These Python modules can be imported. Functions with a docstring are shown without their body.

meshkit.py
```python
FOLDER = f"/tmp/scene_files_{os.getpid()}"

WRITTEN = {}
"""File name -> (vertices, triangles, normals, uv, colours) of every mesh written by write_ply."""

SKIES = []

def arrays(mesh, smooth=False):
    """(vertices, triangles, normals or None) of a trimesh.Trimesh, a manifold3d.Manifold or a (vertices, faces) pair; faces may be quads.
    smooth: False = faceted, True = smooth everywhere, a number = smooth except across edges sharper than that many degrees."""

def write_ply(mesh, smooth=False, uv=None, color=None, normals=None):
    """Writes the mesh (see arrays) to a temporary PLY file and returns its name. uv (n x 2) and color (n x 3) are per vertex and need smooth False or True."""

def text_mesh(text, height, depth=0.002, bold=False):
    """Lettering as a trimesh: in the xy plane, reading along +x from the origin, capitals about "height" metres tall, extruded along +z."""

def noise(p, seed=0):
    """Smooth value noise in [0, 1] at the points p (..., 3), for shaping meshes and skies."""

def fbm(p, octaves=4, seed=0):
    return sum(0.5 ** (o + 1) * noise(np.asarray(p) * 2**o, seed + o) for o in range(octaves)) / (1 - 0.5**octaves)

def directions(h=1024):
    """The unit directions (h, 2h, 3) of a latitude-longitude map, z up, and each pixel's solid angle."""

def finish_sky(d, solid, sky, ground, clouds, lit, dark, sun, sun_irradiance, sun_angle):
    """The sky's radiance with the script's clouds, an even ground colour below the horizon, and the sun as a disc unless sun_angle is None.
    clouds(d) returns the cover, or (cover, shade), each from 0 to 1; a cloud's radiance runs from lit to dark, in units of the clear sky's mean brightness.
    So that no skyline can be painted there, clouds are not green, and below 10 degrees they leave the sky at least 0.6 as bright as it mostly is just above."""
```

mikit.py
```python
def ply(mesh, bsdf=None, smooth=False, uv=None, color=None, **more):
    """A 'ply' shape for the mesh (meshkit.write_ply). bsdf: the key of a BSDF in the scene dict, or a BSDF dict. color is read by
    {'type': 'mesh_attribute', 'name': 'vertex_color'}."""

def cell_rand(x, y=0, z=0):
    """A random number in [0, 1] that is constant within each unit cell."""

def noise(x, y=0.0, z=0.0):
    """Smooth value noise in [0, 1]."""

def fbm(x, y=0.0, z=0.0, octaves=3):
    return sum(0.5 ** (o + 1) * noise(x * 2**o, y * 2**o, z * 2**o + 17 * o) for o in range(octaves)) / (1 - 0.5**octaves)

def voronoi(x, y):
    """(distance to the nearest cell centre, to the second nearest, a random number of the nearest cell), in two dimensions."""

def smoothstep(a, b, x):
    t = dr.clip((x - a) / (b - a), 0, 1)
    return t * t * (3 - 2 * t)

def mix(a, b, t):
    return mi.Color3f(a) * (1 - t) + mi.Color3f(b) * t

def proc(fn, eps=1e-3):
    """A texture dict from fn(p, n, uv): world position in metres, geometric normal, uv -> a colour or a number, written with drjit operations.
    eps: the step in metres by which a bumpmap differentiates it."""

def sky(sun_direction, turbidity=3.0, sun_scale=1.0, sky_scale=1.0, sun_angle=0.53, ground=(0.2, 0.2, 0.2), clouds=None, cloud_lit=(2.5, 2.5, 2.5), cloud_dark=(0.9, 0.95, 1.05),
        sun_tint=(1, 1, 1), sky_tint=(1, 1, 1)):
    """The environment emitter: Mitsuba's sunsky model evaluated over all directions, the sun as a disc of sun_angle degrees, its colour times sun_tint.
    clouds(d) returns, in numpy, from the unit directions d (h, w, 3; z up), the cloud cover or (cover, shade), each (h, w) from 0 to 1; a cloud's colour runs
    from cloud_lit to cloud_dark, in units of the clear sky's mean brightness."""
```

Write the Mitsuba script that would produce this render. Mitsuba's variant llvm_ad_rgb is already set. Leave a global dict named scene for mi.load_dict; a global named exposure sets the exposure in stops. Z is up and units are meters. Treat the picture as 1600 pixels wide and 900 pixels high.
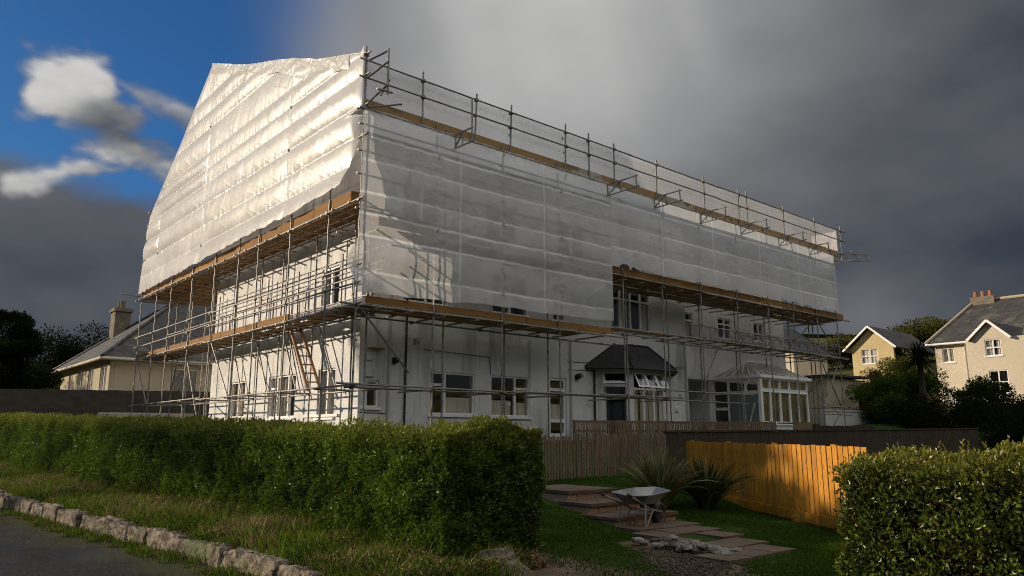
import math, random
import numpy as np, trimesh, mitsuba as mi, drjit as dr
import mikit, meshkit
from shapely.geometry import Polygon, box as sbox
T = mi.ScalarTransform4f
random.seed(7)
scene, labels = {}, {}
# World: x runs along the long facade, y along the gable front, z up; z = 0 is the eye height, the origin is the outer scaffold corner.
# ---------------------------------------------------------------- camera, sky, exposure
EYE = np.array([-9.909, -17.869, 0.0])
FWD, RGT = np.array([0.6537, 0.7568]), np.array([0.7568, -0.6537])
PITCH = math.atan(228 / 1179.0)
tgt = EYE + np.array([FWD[0] * math.cos(PITCH), FWD[1] * math.cos(PITCH), math.sin(PITCH)])
scene['camera'] = {'type': 'perspective', 'fov': 2 * math.degrees(math.atan(800 / 1179.0)), 'fov_axis': 'x', 'near_clip': 0.1, 'far_clip': 3000.0,
                   'to_world': T().look_at(origin=EYE.tolist(), target=tgt.tolist(), up=[0, 0, 1])}
exposure = 3.15
TH, EL = math.radians(49), math.radians(15)
SUN = (-math.cos(TH) * math.cos(EL), math.sin(TH) * math.cos(EL), math.sin(EL))


def clouds(d):
    az = np.degrees(np.arctan2(d[..., :2] @ RGT, d[..., :2] @ FWD))
    el = np.degrees(np.arcsin(np.clip(d[..., 2], -1, 1)))
    p = d * np.array([1, 1, 1.6])
    n1, n2 = meshkit.fbm(p * 2.2 + 5, 4, 3), meshkit.fbm(p * 9 + 11, 5, 9)
    n3 = meshkit.fbm(p * 24 + 3, 5, 21)
    ss = lambda a, b, x: (lambda t: t * t * (3 - 2 * t))(np.clip((x - a) / (b - a), 0, 1))
    wob = (n2 - .5) * 5
    # blue break in the overcast on the sun's side
    hole = ss(-11, -25, az + (n1 - .5) * 12 + wob * .9) * ss(-150, -120, az + (n1 - .5) * 40) * ss(14.6, 17.0, el + wob * .6 + (n3 - .5) * 1.5 + (n1 - .5) * 4)
    hole *= ss(66, 52, el + (n1 - .5) * 30)
    patches = ss(.60, .70, meshkit.fbm(p * 3.1 + 40, 4, 5)) * ss(25, 45, el) * (np.abs(az) > 55)
    hole = np.maximum(hole, patches)
    over = 1 - hole

    def cap(a, ra, b, rb):
        ax, ay = az - a[0], el - a[1]
        bx, by = b[0] - a[0], b[1] - a[1]
        t = np.clip((ax * bx + ay * by) / (bx * bx + by * by), 0, 1)
        return np.hypot(ax - t * bx, ay - t * by) - (ra + (rb - ra) * t)
    warp = (n2 - .5) * 1.9 + (n3 - .5) * 3.4 - .15
    c1 = np.minimum(cap((-32.9, 22.0), 2.0, (-31.2, 22.3), 1.9), cap((-31.6, 21.4), 2.0, (-28.0, 19.4), 1.5))
    c1 = np.minimum(c1, cap((-28.0, 19.3), 1.2, (-23.8, 17.6), 1.5))
    c2 = cap((-29.6, 23.3), .1, (-24.2, 21.6), .95)
    c3 = np.minimum(cap((-34.9, 15.4), .55, (-31.9, 16.9), .75), cap((-31.9, 17.0), .75, (-28.4, 17.6), .35))
    cum = np.maximum(ss(.6, -.8, c1 + warp), np.maximum(.8 * ss(.4, -.6, c2 + warp * .45), ss(.35, -.5, c3 + warp * .5 + .2)))
    sh_c = np.clip(.30 + .55 * ss(-3.0, 1.0, (az + 31) * .6 - (el - 21) * .5) * ss(.35, .7, n2) + .25 * (n3 - .4) + .12 * ss(17, 14.5, el), 0, 1)
    # overcast: a pale veil above the house, darker towards the horizon
    veil = .90 * np.exp(-((az - 1) / 19.0) ** 2) * ss(9, 27, el) + 2.0 * ss(30, 52, el) + 2.0 * ss(44, 78, np.abs(az)) * ss(15, 26, el)  # sky out of view, beside and overhead, brightened as added fill on the facade
    streak = meshkit.fbm(np.stack([az * .14 + el * .05, el * .035, az * 0], -1) + 3, 3, 31)
    sh = .955 - .43 * np.clip(veil, 0, 2.0) + .20 * (n1 - .5) + .10 * (n2 - .5) - .30 * (streak - .5) * np.clip(veil, 0, 1)
    sh -= .09 * np.exp(-((az - 25) / 4.0) ** 2 - ((el - 8) / 3.0) ** 2)
    sh = np.clip(sh, 0, 1)
    cover = np.maximum(over, cum)
    shade = sh * (1 - cum) + sh_c * cum
    return cover, shade


scene['sky'] = mikit.sky(SUN, turbidity=3, sun_scale=.56, sky_scale=1.0, sun_tint=(.88, 1.06, 1.62), sky_tint=(.085, .215, .42), clouds=clouds, cloud_lit=(6.4, 6.3, 6.1),
                         cloud_dark=(.23, .30, .44), ground=(.06, .065, .04))

# ---------------------------------------------------------------- materials
P = mikit.proc
nz, fb, vo, sst, mix = mikit.noise, mikit.fbm, mikit.voronoi, mikit.smoothstep, mikit.mix


def mat(name, fn=None, rgb=None, rough=.7, spec=.4, bump=None, bscale=.01, metallic=0., eps=2e-3, **kw):
    b = {'type': 'principled', 'base_color': P(fn) if fn else {'type': 'rgb', 'value': list(rgb)}, 'roughness': rough, 'specular': spec, 'metallic': metallic, **kw}
    if bump:
        b = {'type': 'bumpmap', 'nested_texture': P(bump, eps=eps), 'scale': bscale, 'nested_bsdf': b}
    scene['m_' + name] = {'type': 'twosided', 'bsdf': b}


def render_fn(p, n, uv):
    a = fb(p.x * .7, p.y * .7, p.z * .5, 4)
    st = fb(p.x * 2.7, p.y * 2.7, p.z * .3, 4)
    c = mix((.64, .635, .63), (.765, .76, .75), a)
    c = c * (1 - .42 * sst(.52, .80, st) * sst(.3, .7, fb(p.x * .5, p.y * .5, p.z * .4 + 9, 2)))
    rp = sst(.56, .60, fb(p.x * .45 + 7, p.y * .45, p.z * .55, 2))
    c = c * (1 - .10 * rp) * (1 - .22 * sst(.62, .80, fb(p.x * 9, p.y * 9, p.z * .5, 2)))
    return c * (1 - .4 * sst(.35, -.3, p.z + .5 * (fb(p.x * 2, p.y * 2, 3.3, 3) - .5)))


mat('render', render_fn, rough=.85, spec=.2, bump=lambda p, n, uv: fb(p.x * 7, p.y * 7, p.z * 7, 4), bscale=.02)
mat('cream', lambda p, n, uv: mix((.36, .30, .21), (.48, .41, .29), fb(p.x * .6, p.y * .6, p.z * .6, 4)), rough=.85, spec=.2)
mat('pale', lambda p, n, uv: mix((.50, .43, .33), (.62, .55, .43), fb(p.x * .5, p.y * .5, p.z * .5, 4)), rough=.85, spec=.2)
mat('sunlit_gable', lambda p, n, uv: mix((.44, .35, .18), (.56, .46, .25), fb(p.x * .6, p.y * .6, p.z * .6, 4)), rough=.85, spec=.2)  # gable wall with the warm sunlight mixed into its colour
mat('upvc', rgb=(.80, .80, .79), rough=.35, spec=.5)
mat('curtain', lambda p, n, uv: mix((.42, .39, .34), (.60, .57, .50), fb(p.x * 5 + p.y * 5, p.z * .4, 0, 2)), rough=.9, spec=.1)
mat('olive_reflection', lambda p, n, uv: mix((.10, .085, .04), (.30, .25, .13), fb(p.x * 4, p.y * 4, p.z * 2.5, 3)), rough=.9, spec=.1)  # olive reflection of sunlit greenery, given as a cloth colour
mat('interior', rgb=(.16, .15, .14), rough=.9, spec=.1)
mat('room_shade', rgb=(.07, .062, .05), rough=.9, spec=.1)  # dark colour standing in for the unlit inside of the conservatory
mat('earth', lambda p, n, uv: mix((.035, .027, .018), (.13, .105, .075), fb(p.x * 7, p.y * 7, p.z * 7, 3)), rough=.95, spec=.1)


def steel_fn(p, n, uv):
    return mix((.18, .168, .155), (.34, .32, .295), fb(p.x * 2.3, p.y * 2.3, p.z * 2.3, 3)) * (1 - .45 * sst(.6, .75, fb(p.x * 5, p.y * 5, p.z * 5 + 7, 3)))


mat('steel', steel_fn, rough=.48, spec=.5, metallic=.35)
mat('coupler', lambda p, n, uv: mix((.12, .10, .085), (.30, .26, .22), fb(p.x * 9, p.y * 9, p.z * 9, 2)), rough=.6, metallic=.4)


def wood(lo, hi, ax):
    def f(p, n, uv):
        a, b, c = (p.x, p.y, p.z) if ax == 0 else (p.y, p.x, p.z) if ax == 1 else (p.z, p.x, p.y)
        g = fb(a * .8, b * 17, c * 23, 3)
        pl = mikit.cell_rand(dr.floor(a / 3.9) + 3, dr.floor(b / .235), dr.floor(c * .5))
        return mix(lo, hi, .55 * g + .45 * pl) * (1 - .35 * sst(.62, .78, fb(p.x * 1.7, p.y * 1.7, p.z * 3, 3)))
    return f


mat('board_y', wood((.17, .085, .027), (.35, .19, .062), 1), rough=.8, spec=.2)
mat('board_x', wood((.17, .085, .027), (.35, .19, .062), 0), rough=.8, spec=.2)
mat('fascia', wood((.30, .19, .09), (.42, .28, .14), 0), rough=.8, spec=.2)
def stain_fn(p, n, uv):
    q = ((p.x - 4.95) * -.503 + (p.y + 6.9) * -.864) / .1466
    t = mikit.cell_rand(dr.floor(q), 3, 1)
    g = fb(p.x * 14, p.y * 14, p.z * 1.1, 3)
    c = mix((.34, .13, .010), (.54, .255, .024), .5 * g + .5 * t)
    knot = sst(.10, .04, vo(q * .9 + 3, p.z * 2.1 + 7 * t)[0])
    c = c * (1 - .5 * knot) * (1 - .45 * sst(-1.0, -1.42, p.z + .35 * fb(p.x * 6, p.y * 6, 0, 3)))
    return mix(c, (.11, .085, .055), .35 * sst(.58, .75, fb(p.x * 5, p.y * 5, p.z * .9, 3)))


mat('stain', stain_fn, rough=.65, spec=.3)
mat('picket', lambda p, n, uv: mix((.085, .058, .04), (.26, .19, .125), fb(p.x * 15, p.y * 15, p.z * 1.2, 3)), rough=.8, spec=.2)
mat('darkfence', lambda p, n, uv: mix((.035, .026, .02), (.075, .055, .04), fb(p.x * 9, p.y * 9, p.z * 1.2, 3)), rough=.85, spec=.2)
mat('ladder', lambda p, n, uv: mix((.26, .14, .07), (.42, .25, .14), fb(p.x * 3, p.y * 3, p.z * 9, 2)), rough=.7)


def slate_fn(p, n, uv):
    row = dr.floor(p.z / .16)
    t = mikit.cell_rand(dr.floor((p.x + p.y) / .28 + .5 * row), row, 2)
    lich = sst(.6, .72, fb(p.x * 1.3, p.y * 1.3, p.z * 1.3, 4))
    return mix(mix((.028, .026, .025), (.065, .058, .053), t), (.15, .14, .11), .5 * lich)


mat('slate', slate_fn, rough=.6, spec=.4, bump=lambda p, n, uv: (p.z / .16 - dr.floor(p.z / .16)), bscale=.02, eps=.01)
mat('darkroof', lambda p, n, uv: mix((.02, .02, .022), (.05, .048, .05), fb(p.x * 6, p.y * 6, p.z * 9, 3)), rough=.6, spec=.4, bump=lambda p, n, uv: (p.z / .1 - dr.floor(p.z / .1)), bscale=.012, eps=.01)
mat('brick', lambda p, n, uv: mix((.22, .14, .09), (.36, .25, .17), fb(p.x * 4, p.y * 4, p.z * 9, 3)), rough=.9, spec=.1)
mat('chimney', lambda p, n, uv: mix((.12, .10, .075), (.26, .225, .17), fb(p.x * 3, p.y * 3, p.z * 3, 4)), rough=.9, spec=.1)
mat('redpot', rgb=(.30, .13, .07), rough=.8)
mat('blackplastic', rgb=(.03, .03, .03), rough=.5)
mat('greyplastic', rgb=(.45, .45, .44), rough=.5)
mat('rust', rgb=(.35, .17, .08), rough=.8)


def stone_fn(p, n, uv):
    c = mix((.07, .055, .04), (.24, .195, .145), sst(.3, .7, fb(p.x * 6, p.y * 6, p.z * 7, 5)))
    return mix(c, (.06, .085, .02), .65 * sst(.55, .72, fb(p.x * 2.1, p.y * 2.1, p.z * 2 + 5, 3)))


rockbump = lambda p, n, uv: fb(p.x * 13, p.y * 13, p.z * 13, 5)
mat('stone', stone_fn, rough=.85, spec=.25, bump=rockbump, bscale=.07)
mat('walldark', lambda p, n, uv: mix((.03, .028, .025), (.10, .09, .075), fb(p.x * 3, p.y * 3, p.z * 5, 4)), rough=.9, bump=rockbump, bscale=.03)
mat('whitewall', lambda p, n, uv: mix((.40, .39, .37), (.60, .59, .56), fb(p.x * 1.2, p.y * 1.2, p.z * 1.2, 4)), rough=.85)
mat('rubble', lambda p, n, uv: mix((.08, .07, .055), (.26, .235, .20), sst(.25, .75, fb(p.x * 6, p.y * 6, p.z * 6, 3))), rough=.9, bump=rockbump, bscale=.02)
mat('slab', lambda p, n, uv: mix((.045, .032, .021), (.135, .095, .062), fb(p.x * 3.7, p.y * 3.7, p.z, 4)), rough=.65, spec=.35, bump=lambda p, n, uv: fb(p.x * 12, p.y * 12, p.z * 12, 3), bscale=.012)
mat('tray', lambda p, n, uv: mix((.14, .14, .138), (.36, .355, .34), fb(p.x * 4, p.y * 4, p.z * 4, 3)), rough=.33, spec=.6, metallic=.5)


def road_fn(p, n, uv):
    c = mix((.008, .008, .008), (.030, .028, .027), fb(p.x * .8, p.y * .8, 0, 4))
    c = c * (.7 + .6 * nz(p.x * 60, p.y * 60, 0)) * (1 - .35 * sst(.0, .06, .04 - dr.abs(vo(p.x * .45, p.y * .3)[1] - vo(p.x * .45, p.y * .3)[0])))
    c = c * (1 + .8 * sst(.80, .92, nz(p.x * 45, p.y * 45, 5)))
    d = -5.24 - .0873 * (p.y + 17.87) - p.x
    return mix(c, (.05, .05, .018), .75 * sst(1.5, .1, d + 1.2 * (fb(p.x * 2.5, p.y * 2.5, 4, 3) - .5)))


scene['m_road'] = {'type': 'bumpmap', 'nested_texture': P(lambda p, n, uv: fb(p.x * 28, p.y * 28, 0, 3) + 2 * fb(p.x * 1.5, p.y * 1.5, 3, 2)), 'scale': .022,
                   'nested_bsdf': {'type': 'principled', 'base_color': P(road_fn), 'specular': .22,
                                   'roughness': P(lambda p, n, uv: .55 + .4 * sst(.3, .5, fb(p.x * .7, p.y * .5, 8, 3)))}}


def ground_fn(p, n, uv):
    g = mix((.015, .034, .005), (.034, .06, .009), fb(p.x * 1.1, p.y * 1.1, 0, 4))
    soil = mix((.05, .036, .022), (.15, .115, .075), fb(p.x * 4, p.y * 4, 2, 4))
    far = mix((.03, .045, .012), (.10, .085, .03), fb(p.x * .07, p.y * .07, 2, 4))
    dk = p.x + 5.24 + .0873 * (p.y + 17.87)
    w = fb(p.x * 1.6, p.y * 1.6, 6, 3) - .5
    bank = sst(3.1, 2.7, dk + w * .6)
    # worn earth from the gate to the path
    t = (p.y + 14.2) / 4.4
    px = -3.6 + 3.1 * t
    track = sst(.95, .35, dr.abs(p.x - px) + 1.1 * w) * sst(-10.2, -11.0, p.y + w)
    c = mix(g, soil, dr.maximum(bank, .9 * track))
    return mix(c, far, sst(30, 60, dr.sqrt(p.x * p.x + p.y * p.y)))


mat('ground', ground_fn, rough=.95, spec=.1, bump=lambda p, n, uv: fb(p.x * 9, p.y * 9, 0, 4), bscale=.05)

leafy = {'base_color': {'type': 'mesh_attribute', 'name': 'vertex_color'}}
def coated(thin, w, alpha, tone=(.95, .95, .95)):
    """A thin translucent sheet with a glossy skin."""
    return {'type': 'blendbsdf', 'weight': w, 'a': thin, 'b': {'type': 'twosided', 'bsdf': {'type': 'roughconductor', 'alpha': alpha, 'material': 'none', 'specular_reflectance': {'type': 'rgb', 'value': list(tone)}}}}


scene['m_leaf_gloss'] = coated({'type': 'principledthin', **leafy, 'roughness': .5, 'diff_trans': .6, 'eta': 1.5}, .038, .14, (.85, .80, .62))
scene['m_leaf'] = {'type': 'principledthin', **leafy, 'roughness': .55, 'diff_trans': .6, 'eta': 1.4}
scene['m_litter'] = {'type': 'principledthin', **leafy, 'roughness': .7, 'diff_trans': .3, 'eta': 1.3}
mat('bark', lambda p, n, uv: mix((.03, .022, .015), (.09, .07, .05), fb(p.x * 9, p.y * 9, p.z * 2, 3)), rough=.9)
mat('twigs', rgb=(.012, .013, .007), rough=.95, spec=.05)
scene['m_glass'] = {'type': 'thindielectric', 'int_ior': 1.5}
scene['m_polycarb'] = {'type': 'mask', 'opacity': .55, 'bsdf': {'type': 'principledthin', 'base_color': {'type': 'rgb', 'value': [.55, .55, .42]}, 'roughness': .25, 'diff_trans': 1.0, 'eta': 1.5}}
scene['m_frosted'] = {'type': 'mask', 'opacity': .85, 'bsdf': {'type': 'principledthin', 'base_color': {'type': 'rgb', 'value': [.36, .43, .43]}, 'roughness': .3, 'diff_trans': 1.0, 'eta': 1.5}}


def film(name, op, creases, rgb, rough, dt, half=.05, add=.28, gloss=.06, lap=1.25, seams=(), ax=0):
    def line(p):
        m = mi.Float(0)
        for z in creases:
            wv = .03 * (nz(p.x * 3 + p.y * 3, z, 0) - .5) + .05 * (nz(p.x * .6 + p.y * .6, z, 4) - .5)
            m = dr.maximum(m, sst(half, half * .5, dr.abs(p.z - z + wv)))
        for q in seams:
            m = dr.maximum(m, .8 * sst(.045, .02, dr.abs((p.x if ax == 0 else p.y) - q + .05 * (nz(p.z * 1.3, q, 0) - .5))))
        return m

    def o(p, n, uv):
        cl = fb(p.x * .9, p.y * .9, p.z * .9, 3)
        return dr.clip(op + .22 * (cl - .5) + add * line(p), 0, 1)

    def c(p, n, uv):
        cl = fb(p.x * .35, p.y * .35, p.z * 1.1 + 3, 3)
        return mi.Color3f(rgb) * (.86 + .24 * cl) * (1 + (lap - 1) * line(p))
    scene['m_' + name] = {'type': 'mask', 'opacity': P(o), 'bsdf': coated({'type': 'principledthin', 'base_color': P(c), 'roughness': .5, 'diff_trans': dt, 'eta': 1.5}, gloss, rough)}


CR_G = [7.45, 8.25, 9.15, 10.05, 10.70, 11.38, 12.5, 13.3, 14.1]
CR_L = [4.33, 5.35, 5.96, 6.59, 7.53, 8.21, 8.90]
CR_R = [6.70, 7.57, 8.40]
film('film_gable', .93, CR_G, (.68, .672, .66), .125, .4, .02, .06, .034, 1.10, (4.7, 8.7, 12.6, 16.4, 18.6), 1)
film('film_left', .69, CR_L, (.74, .735, .74), .22, .6, seams=(3.35, 6.85))
film('film_right', .80, CR_R, (.76, .76, .77), .22, .6, seams=(13.2, 16.6, 20.2, 23.6))
film('film_guard', .55, [9.75, 10.3], (.74, .72, .71), .22, .55, .015, .1)

# ---------------------------------------------------------------- helpers
taken = {}


def new(name, parent=None):
    b = f'{parent}__{name}' if parent else name
    k = taken.get(b, 0)
    taken[b] = k + 1
    return b if k == 0 else f'{b}_{k:03d}'


def thing(name, label, cat, group=None):
    k = new(name)
    labels[k] = {'label': label, 'category': cat}
    if group:
        labels[k]['group'] = group
    return k


def obj(name, mesh, m, parent=None, smooth=False, color=None, kind=None, label=None):
    k = new(name, parent)
    scene[k] = mesh if isinstance(mesh, dict) else mikit.ply(mesh, 'm_' + m, smooth=smooth, color=color)
    if kind:
        labels.setdefault(k, {})['kind'] = kind
    if label:
        labels.setdefault(k, {})['label'] = label
    return k


def bx(x0, x1, y0, y1, z0, z1):
    m = trimesh.creation.box((x1 - x0, y1 - y0, z1 - z0))
    m.apply_translation(((x0 + x1) / 2, (y0 + y1) / 2, (z0 + z1) / 2))
    return m


cat = trimesh.util.concatenate
UNIT = {}


def unit(kind, m):
    if (kind, m) not in UNIT:
        if kind == 'tube':
            g = trimesh.creation.cylinder(1, 1, sections=8)
            g.apply_translation((0, 0, .5))
            UNIT[kind, m] = mikit.ply(g, 'm_' + m, smooth=50)
        else:
            UNIT[kind, m] = mikit.ply(trimesh.creation.box((1, 1, 1)), 'm_' + m)
    return UNIT[kind, m]


def frame_to(p0, p1, up=(0, 0, 1)):
    p0, p1 = np.asarray(p0, float), np.asarray(p1, float)
    z = p1 - p0
    L = np.linalg.norm(z)
    z = z / L
    up = np.asarray(up, float)
    if abs(z @ up) > .95:
        up = np.array([1., 0, 0])
    x = np.cross(up, z)
    x /= np.linalg.norm(x)
    M = np.eye(4)
    M[:3, 0], M[:3, 1], M[:3, 2], M[:3, 3] = x, np.cross(z, x), z, p0
    return M, L


def tube(name, p0, p1, parent, m='steel', r=.028):
    M, L = frame_to(p0, p1)
    return obj(name, {**unit('tube', m), 'to_world': T((M @ np.diag([r, r, L, 1])))}, m, parent)


def plank(name, p0, p1, w, t, parent, m, up=(0, 0, 1)):
    """A board from p0 to p1: w is its width across (horizontal for a deck board), t its thickness along up."""
    M, L = frame_to(p0, p1, up)
    C = np.eye(4)
    C[2, 3] = .5
    return obj(name, {**unit('box', m), 'to_world': T(M @ np.diag([w, t, L, 1]) @ C)}, m, parent)


def taper(pts, rad, sides=8):
    pts = np.asarray(pts, float)
    t = np.gradient(pts, axis=0)
    t /= np.linalg.norm(t, axis=1, keepdims=True) + 1e-9
    a = np.cross(t, [.31, .87, .2])
    a /= np.linalg.norm(a, axis=1, keepdims=True)
    b = np.cross(t, a)
    an = np.arange(sides) * 2 * np.pi / sides
    v = pts[:, None] + np.asarray(rad)[:, None, None] * (np.cos(an)[None, :, None] * a[:, None] + np.sin(an)[None, :, None] * b[:, None])
    i, j = np.meshgrid(np.arange(len(pts) - 1), np.arange(sides), indexing='ij')
    q = np.stack([i * sides + j, i * sides + (j + 1) % sides, (i + 1) * sides + (j + 1) % sides, (i + 1) * sides + j], -1).reshape(-1, 4)
    return trimesh.Trimesh(v.reshape(-1, 3), np.vstack([q[:, [0, 1, 2]], q[:, [0, 2, 3]]]), process=False)


def norm(a):
    return a / (np.linalg.norm(a, axis=-1, keepdims=True) + 1e-12)


def leaf_mesh(pos, ax, nrm, L, W, col, fold=.25, tipcol=None):
    """Many leaves as one mesh: a folded diamond each. Returns ((v, f), colours)."""
    n = len(pos)
    ax = norm(ax)
    side = norm(np.cross(nrm, ax))
    up = np.cross(ax, side)
    L, W = np.broadcast_to(L, n)[:, None], np.broadcast_to(W, n)[:, None]
    v = np.stack([pos, pos + ax * L * .45 + side * W / 2 + up * W * fold, pos + ax * L - up * L * .08, pos + ax * L * .45 - side * W / 2 + up * W * fold], 1).reshape(-1, 3)
    b = np.arange(n)[:, None] * 4
    f = np.vstack([b + [0, 2, 1], b + [0, 3, 2]])
    return (v, f), np.repeat(np.clip(col, 0, 1), 4, 0)


def blade_mesh(pos, lean, h, w, col):
    """Grass blades: a bent strip of three triangles each."""
    n = len(pos)
    h, w = np.broadcast_to(h, n)[:, None], np.broadcast_to(w, n)[:, None]
    side = norm(np.stack([-lean[:, 1], lean[:, 0], lean[:, 0] * 0], 1))
    up = np.array([0, 0, 1.])
    mid = pos + up * h * .6 + lean * h * .25
    tip = pos + up * h * .95 + lean * h * .9
    v = np.stack([pos - side * w / 2, pos + side * w / 2, mid - side * w * .4, mid + side * w * .4, tip], 1).reshape(-1, 3)
    b = np.arange(n)[:, None] * 5
    f = np.vstack([b + [0, 1, 3], b + [0, 3, 2], b + [2, 3, 4]])
    return (v, f), np.repeat(np.clip(col, 0, 1), 5, 0)


def rnd(seed):
    return np.random.default_rng(seed)


def unitv(r, n):
    return norm(r.normal(size=(n, 3)))


def tint(r, n, lo, hi, jit=.25):
    t = r.random((n, 1))
    return (np.asarray(lo) * (1 - t) + np.asarray(hi) * t) * (1 + jit * r.normal(size=(n, 1)))


# ---------------------------------------------------------------- ground
def kerb_x(y):
    return -5.24 - .0873 * (y + 17.87)


def ground_z(x, y):
    x, y = np.asarray(x, float), np.asarray(y, float)
    z = np.interp(y, [-60, -12, -9.6, -6.6, -4.6, -.5, 19, 24, 40, 90, 250], [-1.6, -1.54, -1.47, -1.05, -.85, -.22, -.2, .9, 1.7, 4, 22])
    z = z + np.interp(x, [20, 30, 50, 75, 110, 300], [0, .5, 2.2, 4.2, 9, 34]) + np.interp(-x, [18, 60, 200], [0, 1.5, 10])
    d = x - kerb_x(y)
    rise = np.interp(y, [-11, -9, 0, 14], [-.10, 0, .06, .3])
    gate = np.clip(1 - np.abs(y + 12.7) / 2.3, 0, 1) ** .5
    bank = np.interp(d, [0, .25, 1.6, 2.8], [-1.50, -1.46, -1.26, -1.28]) + rise
    bank = bank * (1 - gate) + (-1.56) * gate
    w = np.interp(d, [2.8, 4.2], [0, 1])
    z = bank * (1 - w) + z * w
    road = np.interp(d, [-14.3, -13, -11.7, -11.4], [-1.4, -1.4, -1.72, -1.72])
    return np.where(d < 0, road, z)


def grid_sheet(xs, ys, zf):
    X, Y = np.meshgrid(xs, ys, indexing='ij')
    v = np.stack([X, Y, zf(X, Y)], -1).reshape(-1, 3)
    i, j = np.meshgrid(np.arange(len(xs) - 1), np.arange(len(ys) - 1), indexing='ij')
    n = len(ys)
    q = np.stack([i * n + j, (i + 1) * n + j, (i + 1) * n + j + 1, i * n + j + 1], -1).reshape(-1, 4)
    return v, q


gx = np.concatenate([[-600, -300, -120, -70, -45, -30, -22], np.arange(-18, 12, .2), np.arange(12, 40, 1.0), np.arange(40, 120, 5.), [130, 160, 220, 320, 600]])
gy = np.concatenate([[-600, -300, -120, -60, -40, -30], np.arange(-24, 26, .25), np.arange(26, 60, 2.), np.arange(60, 130, 6.), [140, 180, 260, 420, 800]])


def bumpy(X, Y):
    p = np.stack([X, Y, X * 0], -1)
    near = np.exp(-((X + 2) / 25) ** 2 - ((Y + 6) / 25) ** 2)
    dk = X - kerb_x(Y)
    near = near + 2.0 * np.clip(1 - np.abs(dk - 1.0) / .85, 0, 1) * (Y > -10.8)
    return ground_z(X, Y) + (meshkit.fbm(p * 1.3, 4, 2) - .5) * .10 * near


obj('ground', grid_sheet(gx, gy, bumpy), 'ground', smooth=True, kind='structure')
rv = []
for y in np.arange(-60, 80.1, 2):
    rv += [(kerb_x(y) - 11.6, y, -1.655), (kerb_x(y) - 5.5, y, -1.58), (kerb_x(y) + .05, y, -1.635)]
rf = []
for i in range(len(rv) // 3 - 1):
    for k in (0, 1):
        a = i * 3 + k
        rf.append((a, a + 1, a + 4, a + 3))
obj('road', (np.array(rv), np.array(rf)), 'road', smooth=True, kind='structure')

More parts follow.
